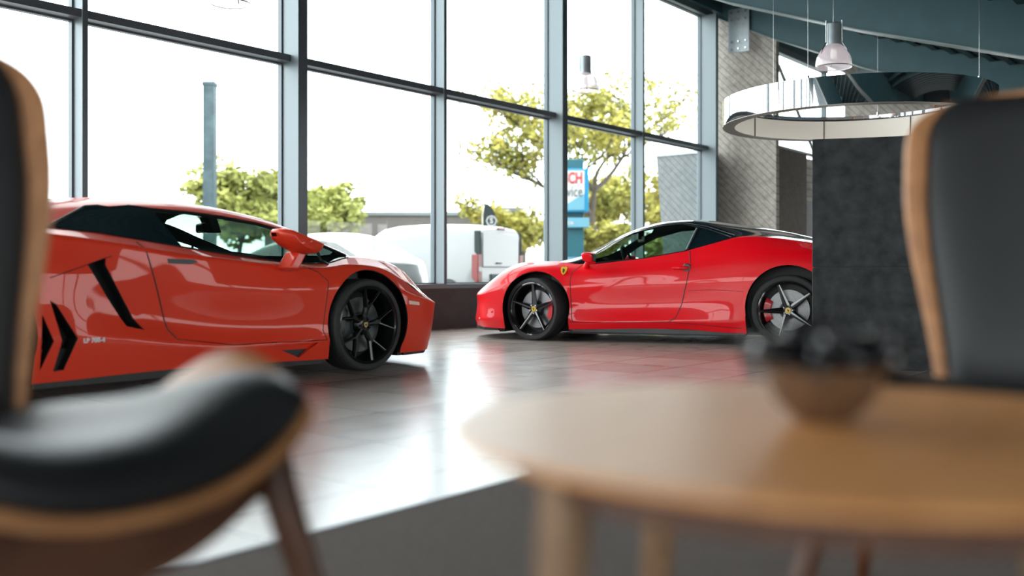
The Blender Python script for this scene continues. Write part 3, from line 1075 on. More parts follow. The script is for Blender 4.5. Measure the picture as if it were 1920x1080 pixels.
def build_wedge():
    root = empty('sports_car', (5.155, 6.395, 0.0), 0.0,
                 'orange-red wedge-shaped sports car with dark Y-spoke wheels parked along the glass wall at left', 'car')
    root.location.z = 0.0
    Ls = [
     # bottom edge
     [(1.02,0,.12),(1.0,.4,.12),(.90,.72,.115),(.70,.89,.11),(.45,.94,.11),(.2,.94,.112),(-.1,.94,.112),(-.4,.95,.113),(-.8,.95,.122),(-1.2,.955,.13),(-1.6,.965,.135),(-2.0,.975,.13),(-2.35,.98,.122),(-2.7,.98,.12),(-3.1,.97,.14),(-3.4,.88,.2),(-3.5,.6,.25),(-3.52,0,.25)],
     [(1.05,0,.25),(1.03,.4,.25),(.93,.73,.25),(.735,.91,.25),(.46,.965,.25),(.2,.975,.25),(-.1,.975,.25),(-.4,.975,.25),(-.8,.975,.25),(-1.2,.975,.25),(-1.6,.985,.29),(-2.0,1.0,.34),(-2.35,1.01,.36),(-2.7,1.01,.36),(-3.1,1.0,.36),(-3.4,.91,.38),(-3.52,.62,.4),(-3.55,0,.4)],
     [(1.085,0,.38),(1.065,.4,.38),(.95,.735,.38),(.755,.915,.38),(.46,.975,.38),(.2,.985,.40),(-.1,.985,.40),(-.4,.965,.38),(-.8,.945,.36),(-1.2,.935,.38),(-1.6,.935,.42),(-2.0,.965,.48),(-2.35,1.01,.5),(-2.7,1.02,.5),(-3.1,1.01,.5),(-3.4,.93,.52),(-3.55,.65,.53),(-3.58,0,.53)],
     [(1.095,0,.485),(1.075,.4,.485),(.965,.74,.485),(.77,.915,.50),(.46,.97,.56),(.2,.98,.64),(-.1,.98,.66),(-.4,.965,.64),(-.8,.965,.62),(-1.2,.96,.63),(-1.6,.945,.66),(-2.0,.96,.72),(-2.35,1.0,.75),(-2.7,1.01,.76),(-3.1,1.0,.76),(-3.4,.93,.76),(-3.56,.66,.76),(-3.62,0,.76)],
     [(1.02,0,.53),(1.0,.38,.53),(.88,.67,.545),(.71,.85,.575),(.44,.91,.67),(.2,.93,.755),(-.1,.93,.785),(-.4,.925,.765),(-.8,.93,.78),(-1.2,.94,.815),(-1.6,.945,.85),(-2.0,.95,.90),(-2.35,.955,.94),(-2.7,.95,.955),(-3.1,.94,.95),(-3.4,.88,.93),(-3.56,.62,.92),(-3.62,0,.92)],
     [(.96,0,.56),(.94,.35,.56),(.83,.60,.605),(.67,.74,.70),(.45,.77,.80),(.2,.785,.843),(-.08,.78,.852),(-.4,.83,.797),(-.8,.86,.812),(-1.2,.865,.852),(-1.6,.87,.902),(-2.0,.875,.955),(-2.35,.87,.975),(-2.7,.86,.985),(-3.1,.84,.975),(-3.4,.8,.955),(-3.53,.55,.945),(-3.6,0,.945)],
     [(.93,0,.575),(.9,.25,.58),(.77,.40,.63),(.62,.48,.70),(.43,.52,.785),(.24,.64,.825),(.0,.755,.856),(-.42,.715,1.005),(-.8,.665,1.103),(-1.2,.63,1.155),(-1.6,.61,1.165),(-2.0,.60,1.15),(-2.35,.60,1.125),(-2.7,.6,1.08),(-3.1,.6,1.02),(-3.4,.55,.97),(-3.52,.4,.955),(-3.59,0,.955)],
     [(.92,0,.58),(.88,.15,.585),(.74,.2,.635),(.6,.24,.70),(.42,.27,.775),(.28,.32,.82),(.10,.40,.885),(-.33,.40,1.052),(-.76,.36,1.16),(-1.2,.35,1.215),(-1.6,.34,1.222),(-2.0,.32,1.19),(-2.35,.3,1.16),(-2.7,.3,1.11),(-3.1,.3,1.04),(-3.4,.28,.98),(-3.5,.2,.96),(-3.58,0,.96)],
     [(.91,0,.585),(.87,0,.59),(.73,0,.64),(.6,0,.70),(.42,0,.775),(.32,0,.82),(.16,0,.89),(-.29,0,1.065),(-.73,0,1.178),(-1.2,0,1.232),(-1.6,0,1.236),(-2.0,0,1.2),(-2.35,0,1.17),(-2.7,0,1.12),(-3.1,0,1.05),(-3.4,0,.99),(-3.49,0,.97),(-3.57,0,.965)],
    ]
    Ls = [[(x - .20 * sstep_((-2.30 - x) / .45), y, z) for x, y, z in L] for L in Ls]
    s = Shell(Ls, (1, 3, 4, 5))
    sidef = lambda c, n: c.y > .45
    topf = lambda c, n: n.z > .15 and c.z > .7
    ARCH, GLS, RQ, WS, DOOR, INT, RINT, REC, HL, ENG, NOS = 1, 2, 3, 4, 5, 6, 7, 8, 9, 10, 11
    s.cut(ellipse(.016, .352, .402, .402), (0, 2), ARCH, sidef)
    s.cut([(-.36, .0), (.36, .0), (.38, .3), (-.375, .3)], (0, 2), ARCH, sidef)
    s.cut(ellipse(-2.92, .37, .43, .43), (0, 2), ARCH, sidef)
    s.cut([(-3.33, .0), (-2.52, .0), (-2.50, .3), (-3.34, .3)], (0, 2), ARCH, sidef)
    dlo_top = [(-.33, .966), (-.60, 1.032), (-.80, 1.075), (-1.08, 1.110), (-1.345, 1.130), (-1.60, 1.138)]
    cabin = lambda c, n: c.y > .5 and c.z > .74
    s.cut([(-.02, .850), (-.14, .832), (-.26, .805), (-.40, .795), (-.663, .800), (-1.217, .857), (-1.50, .893), (-1.60, 1.138)] + dlo_top[::-1][1:], (0, 2), GLS, cabin)
    s.cut([(-1.50, .893), (-1.67, .914), (-2.09, .966), (-2.36, .985), (-2.03, 1.128), (-1.94, 1.138), (-1.875, 1.127), (-1.73, 1.142), (-1.60, 1.138)], (0, 2), RQ, cabin)
    s.cut([(.24, -.1), (.22, .2), (.15, .42), (-.01, .66), (-.40, .655), (-.80, .605), (-.92, .52), (-.98, .25), (-.99, -.1)], (0, 1), WS, topf)
    s.cut([(.215, -.1), (.195, .2), (.125, .41), (-.025, .642), (-.40, .635), (-.70, .585), (-.76, .46), (-.79, .25), (-.80, -.1)], (0, 1), 12, topf, over=(WS,))
    s.cut([(-2.10, -.1), (-2.10, .40), (-3.05, .46), (-3.3, .3), (-3.3, -.1)], (0, 1), ENG, topf)
    door = [(-1.81, .895), (-1.798, .851), (-1.71, .571), (-1.657, .377), (-1.61, .332), (-1.2, .262), (-.395, .256), (-.43, .320), (-.372, .672), (-.45, .735), (-.56, .778), (-.62, .80), (-.663, .800), (-1.217, .857), (-1.50, .893), (-1.67, .914)]
    s.cut(door, (0, 2), DOOR, sidef, over=(0,))
    s.cut([(-2.19, .775), (-2.068, .814), (-2.072, .772), (-1.961, .576), (-1.892, .457), (-1.826, .385), (-1.944, .412), (-2.061, .578)], (0, 2), INT, sidef)
    s.cut([(-2.425, .575), (-2.39, .555), (-2.262, .359), (-2.335, .185), (-2.395, .18), (-2.355, .35)], (0, 2), RINT, sidef, over=(0,))
    s.cut([(-2.47, .50), (-2.40, .35), (-2.47, .19)], (0, 2), RINT, sidef, over=(0,))
    s.cut([(-.889, .236), (-.475, .236), (-.637, .140)], (0, 2), REC, sidef)
    s.cut([(.46, .66), (.70, .60), (.80, .535), (.70, .54), (.55, .60)], (0, 2), HL, lambda c, n: c.y > .5)
    s.cut([(.965, -.1), (.965, .60), (1.3, .60), (1.3, -.1)], (0, 1), NOS, lambda c, n: .17 < c.z < .42)
    s.part('body', (0, NOS), M['paint_orange'], root, lin=.012)
    for sd in (1, -1):
        d = s.part('door', (DOOR,), M['paint_orange'], root, sides=(sd,), lin=.012)
        # recessed door handle
        hp = [(-1.66, .815), (-1.47, .812), (-1.44, .795), (-1.50, .782), (-1.65, .785)]
        pp = [s.side(*q) for q in hp]
        hb = MB().add([(p.x, (p.y + .003) * sd, p.z) for p in pp], [tuple(range(5))]).build('door_handle', M['blacktrim'], d)
        s.part('side_window', (GLS,), M['carglass'], root, sides=(sd,))
        s.part('quarter_panel_glass', (RQ,), M['darkglass'], root, sides=(sd,))
        s.recess('side_intake', (INT,), .09, M['blacktrim'], root, side=sd)
        s.recess('rear_intake', (RINT,), .12, M['black'], root, side=sd)
        s.recess('sill_recess', (REC,), .035, M['paint_orange'], root, side=sd)
        s.part('headlamp', (HL,), M['headlamp'], root, sides=(sd,), lift=.001)
    s.part('windscreen', (12,), M['carglass'], root)
    s.part('windscreen_border', (WS,), M['darkglass'], root, lin=.012)
    s.part('engine_cover', (ENG,), M['darkglass'], root)
    # seams and seals
    blk = M['black']
    s.seam('door_gap', [(-1.84, .915), (-1.798, .851), (-1.71, .571), (-1.657, .377), (-1.61, .325)], .005, blk, root)
    s.seam('door_gap', [(-.40, .256), (-.43, .320), (-.372, .672), (-.45, .735), (-.56, .776)], .0035, blk, root)
    s.seam('sill_gap', [(-1.61, .32), (-1.2, .262), (-.40, .252)], .003, blk, root)
    s.seam('fender_gap', [(-2.42, .70), (-2.2, .772), (-2.03, .826)], .003, blk, root)
    s.seam('window_seal', [(-.04, .845), (-.12, .834), (-.26, .804), (-.40, .795), (-.663, .800), (-1.217, .857), (-1.67, .914), (-2.09, .966), (-2.36, .985)], .008, M['blacktrim'], root)
    s.seam('window_seal', [(-.03, .86)] + [(x, z - .004) for x, z in dlo_top] + [(-1.73, 1.148), (-1.875, 1.127), (-1.94, 1.138), (-2.03, 1.128), (-2.36, .985)], .013, M['blacktrim'], root)
    s.seam('pillar_seal', [(-.30, .79), (-.34, .96)], .011, M['blacktrim'], root)
    s.seam('roof_gap', [(-2.10, 0), (-2.10, .40), (-2.05, .55)], .003, blk, root, mode='top')
    # bonnet edges
    s.seam('bonnet_gap', [(.88, .30), (.6, .44), (.3, .60), (.1, .66)], .003, blk, root, mode='top')
    # badge
    q = s.side(-2.165, .342)
    for sd in (1, -1):
        t = text_mesh('badge', 'LP 700-4', .036, M['badge_silver'], root, .0015, .0012)
        t.location = (q.x, (q.y + .004) * sd, q.z)
        t.rotation_euler = (PI / 2, 0, 0 if sd < 0 else PI)
    # side marker reflection strip in the bumper
    for sd in (1, -1):
        vs = [s.side(x, z) for x, z in ((.43, .515), (.56, .50), (.565, .475), (.435, .487))]
        MB().add([(p.x, (p.y + .002) * sd, p.z) for p in vs], [(0, 1, 2, 3)]).build('side_marker', mat('marker_lens', (.75, .55, .45), .2, coat=.6), root)
    # splitter, underbody, arches
    pl = [(1.03, 0), (1.0, .4), (.90, .71), (.72, .86), (.45, .90)]
    MB().prism(pl + [(p[0], -p[1]) for p in pl[::-1]], .085, .125, 'z').build('front_splitter', M['black'], root)
    underbody(root, [(.46, .40, .88), (.40, -.40, .62), (-.40, -2.48, .93), (-2.48, -3.35, .60), (-3.35, -3.6, .85)], None)
    for x, r in ((.016, .404), (-2.92, .432)):
        for sd in (1, -1):
            b = MB(); vs = []
            m = 24
            for i in range(m + 1):
                a = PI * (-.15 + 1.3 * i / m)
                for yy in (.90, .60): vs.append((x + r * math.cos(a), yy * sd, .36 + r * math.sin(a)))
            b.add(vs, [(2 * i, 2 * i + 1, 2 * i + 3, 2 * i + 2) for i in range(m)])
            b.box(x - r, x + r, .585 * sd - .01, .585 * sd + .01, .12, .36 + r * 1.0)
            b.build('wheel_arch_lining', M['black'], root)
    MB().box(-2.6, -3.5, -.55, .55, .35, .8).build('engine_bay', M['black'], root)
    # fascia grille at nose
    # mirrors
    for sd in (1, -1):
        mr = MB()
        A = [(-.953, 1.0), (-.935, 1.022), (-.89, 1.028), (-.73, .978), (-.568, .925), (-.585, .888), (-.625, .860), (-.70, .855), (-.77, .868), (-.86, .910), (-.935, .960)]
        cxm, czm = -.76, .942
        vs = []
        for (yy, kk) in ((.975, .80), (1.02, .97), (1.09, 1.0), (1.15, .88), (1.19, .60)):
            vs += [(cxm + .012 + (a - cxm) * kk, yy * sd, czm + (c - czm) * kk) for a, c in A]
        nA = len(A)
        mr.add(vs, [tuple(range(nA)), tuple(range(5 * nA - 1, 4 * nA - 1, -1))] + [(j * nA + i, j * nA + (i + 1) % nA, (j + 1) * nA + (i + 1) % nA, (j + 1) * nA + i) for j in range(4) for i in range(nA)])
        mo = mr.build('door_mirror', M['paint_orange'], root, smooth=True, angle=60)
        MB().prism([(-.815, .760), (-.735, .742), (-.655, .872), (-.735, .875)], .93 * sd if sd > 0 else -1.07, 1.07 if sd > 0 else -.93, 'y').build('mirror_stalk', M['paint_orange'], mo, bevel=.012)
        MB().add([(-.946, 1.04 * sd, .995), (-.936, 1.04 * sd, .972), (-.926, 1.10 * sd, .972), (-.936, 1.10 * sd, .995)], [(0, 1, 2, 3)]).build('mirror_glass', M['tint_mirror'], mo)
    # interior
    for y in (.36, -.36): seat(root, -1.45, y, M['leather_int'])
    MB().prism([(.10, .30), (.10, .76), (-.15, .79), (-.42, .76), (-.50, .62), (-.40, .30)], -.78, .78, 'y').build('dashboard', M['leather_int'], root, bevel=.03)
    MB().prism([(-1.95, .2), (-1.95, 1.09), (-2.0, 1.12), (-2.1, .2)], -.62, .62, 'y').build('bulkhead', M['liner'], root)
    MB().prism([(-1.52, .86), (-1.62, 1.12), (-2.0, 1.12), (-2.0, .86)], -.66, -.60, 'y').build('rear_pillar', M['liner'], root)
    MB().prism([(-1.52, .86), (-1.62, 1.12), (-2.0, 1.12), (-2.0, .86)], .60, .66, 'y').build('rear_pillar', M['liner'], root)
    sw = MB().lathe([(.165 + .014 * math.cos(t), .014 * math.sin(t)) for t in [k_ * PI / 4 for k_ in range(8)]], 32, 'x', closed=True)
    sw.box(-.01, .02, -.16, .16, -.018, .018).box(-.01, .02, -.018, .018, -.16, 0)
    w_ = sw.build('steering_wheel', M['leather_int'], root, smooth=True); w_.location = (-.60, .36, .74); w_.rotation_euler = (0, .35, 0)
    # rear view mirror
    rm_ = MB().box(-.018, .018, -.11, .11, -.036, .036).build('inner_mirror', M['black'], root, bevel=.016); rm_.location = (-.78, -.02, 1.062); rm_.rotation_euler = (0, 0, -.35)
    MB().box(-.0195, -.0185, -.088, .088, -.023, .023).build('mirror_glass', M['tint_mirror'], rm_)
    MB().prism([(-.70, 1.03), (-.62, 1.03), (-.66, 1.14), (-.76, 1.15)], -.05, .05, 'y').build('sensor_box', M['black'], root, bevel=.01)
    # wheels
    for (x, R_, Rr, W_, yy) in ((0, .343, .284, .255, .862), (-2.90, .355, .288, .33, .84)):
        for sd in (-1, 1):
            wheel(root, x, yy, R_, R_, Rr, W_, sd, 0, 'y', rot=math.radians(28), calang=PI * .94 if sd > 0 else PI * .06)
    # tail: lamps, exhaust, wing hints
    MB().box(-3.80, -3.76, -.55, .55, .58, .70).build('rear_grille', M['black'], root)
    MB().lathe([(.07, -3.86), (.085, -3.86), (.085, -3.6), (.07, -3.6)], 24, 'x', (0, 0, .36), closed=True).build('exhaust', M['steel'], root, smooth=True)
    for sd in (1, -1):
        MB().prism([(.50 * sd, .78), (.84 * sd, .80), (.80 * sd, .86), (.50 * sd, .86)], -3.80, -3.70, 'x').build('tail_lamp', M['lampred'], root)
    s.bm.free()
    return root


# ================================================================= the bright red coupe
def build_coupe():
    yaw = math.radians(108.7)
    root = empty('sports_car', (9.5297, 6.787, 0.0), yaw,
                 'bright red mid-engine coupe with black roof and five-spoke black wheels behind the felt screen', 'car')
    Ls = [
     [(.97,0,.13),(.90,.35,.13),(.765,.62,.13),(.62,.83,.13),(.42,.91,.125),(.2,.94,.125),(-.1,.945,.125),(-.4,.945,.128),(-.8,.935,.14),(-1.2,.925,.15),(-1.6,.925,.15),(-2.0,.94,.128),(-2.3,.95,.12),(-2.65,.95,.12),(-3.05,.95,.14),(-3.35,.88,.18),(-3.52,.6,.22),(-3.56,0,.22)],
     [(1.0,0,.2),(.925,.35,.2),(.795,.62,.205),(.665,.84,.21),(.43,.94,.22),(.2,.965,.24),(-.1,.97,.24),(-.4,.965,.20),(-.8,.96,.205),(-1.2,.955,.215),(-1.6,.96,.23),(-2.0,.965,.23),(-2.3,.97,.24),(-2.65,.97,.24),(-3.05,.965,.26),(-3.35,.9,.28),(-3.54,.62,.3),(-3.6,0,.3)],
     [(.98,0,.36),(.91,.33,.36),(.79,.6,.37),(.67,.81,.38),(.43,.93,.38),(.2,.965,.4),(-.1,.965,.4),(-.4,.945,.38),(-.8,.92,.38),(-1.2,.91,.39),(-1.6,.925,.41),(-2.0,.955,.43),(-2.3,.98,.44),(-2.65,.985,.44),(-3.05,.975,.45),(-3.35,.91,.46),(-3.55,.63,.46),(-3.61,0,.46)],
     [(1.0,0,.48),(.925,.3,.485),(.81,.6,.49),(.70,.80,.50),(.44,.925,.57),(.2,.96,.64),(-.1,.96,.64),(-.4,.935,.60),(-.8,.93,.60),(-1.2,.925,.61),(-1.6,.94,.63),(-2.0,.96,.66),(-2.3,.985,.68),(-2.65,.99,.70),(-3.05,.975,.70),(-3.35,.91,.68),(-3.56,.64,.66),(-3.63,0,.65)],
     [(.97,0,.51),(.9,.3,.515),(.775,.58,.54),(.64,.755,.59),(.42,.855,.70),(.2,.88,.765),(-.1,.89,.78),(-.4,.895,.755),(-.8,.905,.75),(-1.2,.91,.76),(-1.6,.915,.79),(-2.0,.93,.85),(-2.3,.945,.90),(-2.65,.95,.915),(-3.05,.93,.9),(-3.35,.87,.86),(-3.54,.62,.82),(-3.6,0,.82)],
     [(.94,0,.535),(.86,.25,.545),(.72,.49,.60),(.57,.62,.69),(.38,.69,.795),(.2,.71,.85),(-.1,.735,.86),(-.42,.80,.828),(-.8,.83,.842),(-1.2,.835,.888),(-1.6,.825,.955),(-2.0,.80,1.065),(-2.3,.78,1.098),(-2.65,.76,1.068),(-3.05,.73,1.0),(-3.35,.68,.93),(-3.5,.5,.88),(-3.56,0,.86)],
     [(.92,0,.55),(.83,.18,.565),(.68,.33,.61),(.54,.4,.67),(.36,.44,.76),(.15,.50,.835),(-.2,.58,.865),(-.58,.635,.965),(-.9,.625,1.125),(-1.25,.61,1.235),(-1.6,.59,1.268),(-2.0,.58,1.205),(-2.35,.57,1.15),(-2.65,.55,1.10),(-3.05,.52,1.02),(-3.35,.48,.95),(-3.48,.35,.9),(-3.54,0,.88)],
     [(.91,0,.56),(.82,.1,.57),(.67,.17,.61),(.53,.2,.665),(.36,.23,.745),(.15,.27,.81),(-.15,.31,.845),(-.47,.33,.975),(-.85,.33,1.165),(-1.2,.33,1.278),(-1.6,.32,1.308),(-2.0,.3,1.262),(-2.35,.3,1.212),(-2.65,.3,1.155),(-3.05,.28,1.05),(-3.35,.25,.965),(-3.46,.2,.91),(-3.53,0,.89)],
     [(.9,0,.565),(.81,0,.575),(.66,0,.61),(.52,0,.665),(.35,0,.74),(.15,0,.805),(-.12,0,.845),(-.42,0,.975),(-.82,0,1.172),(-1.2,0,1.292),(-1.6,0,1.325),(-2.0,0,1.28),(-2.35,0,1.225),(-2.65,0,1.165),(-3.05,0,1.06),(-3.35,0,.97),(-3.45,0,.915),(-3.52,0,.895)],
    ]
    s = Shell(Ls, (1, 3, 5))
    sidef = lambda c, n: c.y > .45
    topf = lambda c, n: n.z > .12 and c.z > .7
    ARCH, GLS, RQ, WS, DOOR, ROOF, HL, ENG = 1, 2, 3, 4, 5, 6, 9, 10
    s.cut(ellipse(-.01, .355, .383, .397), (0, 2), ARCH, sidef)
    s.cut([(-.392, .0), (.345, .0), (.360, .3), (-.378, .3)], (0, 2), ARCH, sidef)
    s.cut(ellipse(-2.655, .38, .42, .432), (0, 2), ARCH, sidef)
    s.cut([(-3.06, .0), (-2.26, .0), (-2.236, .3), (-3.07, .3)], (0, 2), ARCH, sidef)
    cabin = lambda c, n: c.y > .45 and c.z > .74
    # black roof with pillars
    s.cut([(-.20, .862), (-.40, .832), (-.62, .826), (-1.155, .882), (-1.62, .962), (-1.95, 1.052), (-2.09, 1.092), (-2.2, 1.112), (-2.335, 1.114), (-2.60, 1.085), (-2.85, 1.045), (-3.2, .985), (-3.2, 1.6), (-.20, 1.6)], (0, 2), ROOF, lambda c, n: True)
    s.cut([(-.58, .835), (-1.155, .889), (-1.61, .967), (-1.70, 1.205), (-1.685, 1.222), (-1.544, 1.250), (-1.315, 1.235), (-1.02, 1.160), (-.80, 1.060), (-.64, .955), (-.55, .875)], (0, 2), GLS, cabin)
    s.cut([(-1.665, .985), (-1.90, 1.050), (-2.04, 1.097), (-1.83, 1.180), (-1.75, 1.195)], (0, 2), RQ, cabin)
    s.cut([(-.17, -.1), (-.19, .25), (-.30, .47), (-.42, .56), (-.85, .56), (-1.08, .53), (-1.16, .3), (-1.17, -.1)], (0, 1), WS, topf)
    s.cut([(-.24, -.1), (-.26, .22), (-.35, .40), (-.45, .475), (-.85, .47), (-1.00, .44), (-1.05, .3), (-1.06, -.1)], (0, 1), 12, topf, over=(WS,))
    s.cut([(-2.02, -.1), (-2.02, .38), (-2.9, .36), (-3.05, .2), (-3.05, -.1)], (0, 1), ENG, topf)
    door = [(-.50, .826), (-.47, .79), (-.405, .735), (-.392, .646), (-.42, .248), (-.44, .205), (-1.045, .214), (-1.46, .225), (-1.53, .27), (-1.588, .403), (-1.643, .632), (-1.675, .815), (-1.655, .97), (-1.155, .882), (-.62, .826)]
    s.cut(door, (0, 2), DOOR, sidef, over=(0,))
    s.cut([(.30, .80), (.42, .755), (.60, .665), (.66, .61), (.60, .625), (.45, .70), (.33, .765)], (0, 2), HL, lambda c, n: c.y > .35, over=(0,))
    s.part('body', (0,), M['paint_red'], root, lin=.012)
    s.part('roof_panel', (ROOF,), M['blackgloss'], root, lin=.012)
    for sd in (1, -1):
        d = s.part('door', (DOOR,), M['paint_red'], root, sides=(sd,), lin=.012)
        q0 = s.side(-1.64, .785)
        MB().lathe([(0, .010), (.040, .008), (.046, .0)], 20, 'y', (q0.x, q0.y, q0.z)).build('handle_recess', M['blacktrim'], d, smooth=True).scale = (1, sd, 1)
        hd = MB().tube([(-1.50, q0.y + .012, .783), (-1.56, q0.y + .024, .784), (-1.63, q0.y + .022, .785), (-1.66, q0.y + .008, .786)], [.013, .019, .020, .015], 10).build('door_handle', M['paint_red'], d, smooth=True)
        hd.scale = (1, sd, 1)
        s.part('side_window', (GLS,), M['carglass'], root, sides=(sd,))
        s.part('quarter_window', (RQ,), M['darkglass'], root, sides=(sd,))
        s.part('headlamp', (HL,), M['headlamp'], root, sides=(sd,), lift=.001)
    s.part('windscreen', (12,), M['carglass'], root)
    s.part('windscreen_border', (WS,), M['darkglass'], root, lin=.012)
    s.part('engine_glass', (ENG,), M['darkglass'], root)
    blk = M['black']
    s.seam('door_gap', [(-.50, .820), (-.405, .735), (-.392, .646), (-.42, .248), (-.435, .205)], .0045, blk, root)
    s.seam('door_gap', [(-1.655, .962), (-1.675, .815), (-1.643, .632), (-1.588, .403), (-1.53, .27), (-1.46, .225)], .005, blk, root)
    s.seam('sill_gap', [(-.40, .205), (-1.045, .212), (-1.46, .225), (-1.8, .20), (-2.2, .17)], .003, blk, root)
    s.seam('window_seal', [(-.55, .836), (-1.155, .885), (-1.62, .965)], .006, M['blacktrim'], root)
    s.seam('window_seal', [(-.56, .87), (-.64, .957), (-.80, 1.064), (-1.02, 1.164), (-1.315, 1.239), (-1.544, 1.254), (-1.685, 1.228), (-1.80, 1.200), (-2.07, 1.105)], .007, M['steel'] if False else M['blacktrim'], root)
    s.seam('pillar_trim', [(-1.62, .975), (-1.705, 1.205)], .013, M['alu_dark'], root)
    s.seam('roof_strip', [(-.62, .975), (-.80, 1.085), (-1.02, 1.182), (-1.315, 1.256), (-1.544, 1.270), (-1.80, 1.225), (-2.10, 1.125)], .005, M['alu_dark'], root)
    s.seam('bonnet_gap', [(.75, .30), (.5, .47), (.25, .58), (-.05, .62)], .003, blk, root, mode='top')
    s.seam('quarter_gap', [(-1.66, .55), (-1.9, .56), (-2.22, .545)], .002, blk, root)
    # nose: crease of the bumper air dam blade and grille
    for sd in (1, -1):
        vs = [s.side(x, z) for x, z in ((.70, .215), (.49, .30), (.50, .318), (.71, .235))]
        vs = [v for v in vs if v]
        if len(vs) == 4:
            MB().add([(p.x + .004, (p.y + .004) * sd, p.z) for p in vs], [(0, 1, 2, 3)]).build('bumper_blade', M['paint_red'], root)
    MB().prism([(-.4, .22), (.4, .22), (.34, .33), (-.34, .33)], .84, .90, 'x').build('front_grille', M['black'], root)
    # shield badge
    q = s.side(-.316, .745)
    shp = [(-.034, .040), (-.016, .050), (0, .043), (.016, .050), (.034, .040), (.034, .008), (.022, -.028), (0, -.05), (-.022, -.028), (-.034, .008)]
    horse = [(-.004, -.034), (.006, -.030), (.004, -.016), (.014, -.020), (.010, -.006), (.008, .004), (.016, .012), (.010, .016), (.006, .026), (-.002, .024), (-.008, .012), (-.016, .008), (-.010, -.002), (-.012, -.020), (-.004, -.012)]
    for sd in (1, -1):
        b = MB().prism(shp, -.002, .006, 'y').build('shield_badge', M['yellow'], root)
        b.location = (q.x, (q.y + .002) * sd, q.z + .01)
        n_ = s.normal_at(q)
        b.rotation_euler = (math.asin(max(-1, min(1, n_.z))) * sd, 0, 0)
        hb = MB().prism(horse, .006 if sd > 0 else -.004, .008 if sd > 0 else -.002, 'y').build('badge_horse', M['black'], b)
    # splitter, skirts, underbody
    pl = [(.985, 0), (.91, .35), (.77, .62), (.63, .82), (.44, .89)]
    MB().prism(pl + [(p[0], -p[1]) for p in pl[::-1]], .10, .135, 'z').build('front_splitter', M['black'], root)
    for sd in (1, -1):
        MB().prism([(-.42, .135), (-1.3, .152), (-2.24, .13), (-2.24, .10), (-.42, .105)], .90 * sd if sd > 0 else -.93, .93 if sd > 0 else -.90, 'y').build('side_skirt', M['plinth'], root)
    underbody(root, [(.44, .38, .86), (.38, -.38, .60), (-.38, -2.22, .90), (-2.22, -3.09, .56), (-3.09, -3.4, .82)], None)
    for x, r in ((-.01, .402), (-2.655, .445)):
        for sd in (1, -1):
            b = MB(); vs = []; m = 24
            for i in range(m + 1):
                a = PI * (-.15 + 1.3 * i / m)
                for yy in (.91, .58): vs.append((x + r * math.cos(a), yy * sd, (.357 if x > -1 else .375) + r * math.sin(a)))
            b.add(vs, [(2 * i, 2 * i + 1, 2 * i + 3, 2 * i + 2) for i in range(m)])
            b.box(x - r, x + r, .565 * sd - .01, .565 * sd + .01, .12, .36 + r * 1.0)
            b.build('wheel_arch_lining', M['black'], root)
    # mirrors
    for sd in (1, -1):
        A = [(-.545, .95, .935), (-.60, .95, .955), (-.685, .95, .945), (-.69, .95, .83), (-.64, .95, .822), (-.56, .95, .85)]
        Bv = [(-.565, 1.13, .935), (-.61, 1.14, .95), (-.685, 1.14, .94), (-.69, 1.13, .85), (-.65, 1.12, .84), (-.58, 1.12, .865)]
        vs = [(a, b_ * sd, c) for a, b_, c in A] + [(a, b_ * sd, c) for a, b_, c in Bv]
        mo = MB().add(vs, [(0, 1, 2, 3, 4, 5), (11, 10, 9, 8, 7, 6)] + [(i, (i + 1) % 6, 6 + (i + 1) % 6, 6 + i) for i in range(6)]).build('door_mirror', M['paint_red'], root, bevel=.02, segs=3)
        MB().add([(-.691, .97 * sd, .93), (-.691, 1.12 * sd, .925), (-.692, 1.11 * sd, .86), (-.692, .97 * sd, .845)], [(0, 1, 2, 3)]).build('mirror_glass', M['chrome'], mo)
        MB().tube([(-.545, .84 * sd, .80), (-.575, .90 * sd, .83), (-.60, .97 * sd, .86)], [.035, .028, .024], 10).build('mirror_stalk', M['paint_red'], mo, smooth=True)
    for y in (.36, -.36): seat(root, -1.42, y, M['leather_int'])
    MB().prism([(-.10, .30), (-.10, .78), (-.35, .835), (-.62, .83), (-.70, .66), (-.60, .30)], -.74, .74, 'y').build('dashboard', M['leather_int'], root, bevel=.03)
    MB().prism([(-1.95, .2), (-1.92, 1.0), (-1.86, 1.14), (-2.05, 1.14), (-2.1, .2)], -.60, .60, 'y').build('bulkhead', M['liner'], root)
    sw = MB().lathe([(.175 + .015 * math.cos(t), .015 * math.sin(t)) for t in [k_ * PI / 4 for k_ in range(8)]], 32, 'x', closed=True)
    sw.box(-.01, .02, -.16, .16, -.018, .018).box(-.01, .02, -.018, .018, -.16, 0)
    w_ = sw.build('steering_wheel', M['leather_int'], root, smooth=True); w_.location = (-.90, .36, .865); w_.rotation_euler = (0, .40, 0)
    rm_ = MB().box(-.018, .018, -.13, .13, -.036, .036).build('inner_mirror', M['black'], root, bevel=.016); rm_.location = (-.98, 0, 1.115)
    rm_.rotation_euler = (0, 0, .5)
    MB().box(-.0195, -.0185, -.10, .10, -.022, .022).build('mirror_glass', M['liner'], rm_)
    MB().box(-.01, .05, -.015, .015, .0, .10).build('mirror_arm', M['black'], rm_)
    for (x, R_, Rr, W_, yy, stv, rt) in ((0, .34, .286, .245, .838, math.radians(-17), math.radians(90)), (-2.65, .357, .286, .31, .81, 0, math.radians(70))):
        for sd in (1, -1):
            wheel(root, x, yy, R_, R_, Rr, W_, sd, stv, 'star', rot=rt, calang=(PI if x == 0 else 0) if sd > 0 else (0 if x == 0 else PI))
    for sd in (1, -1):
        MB().lathe([(0, -3.60), (.07, -3.60), (.08, -3.55), (.08, -3.45)], 24, 'x', (0, .66 * sd, .78)).build('tail_lamp', M['lampred'], root, smooth=True)
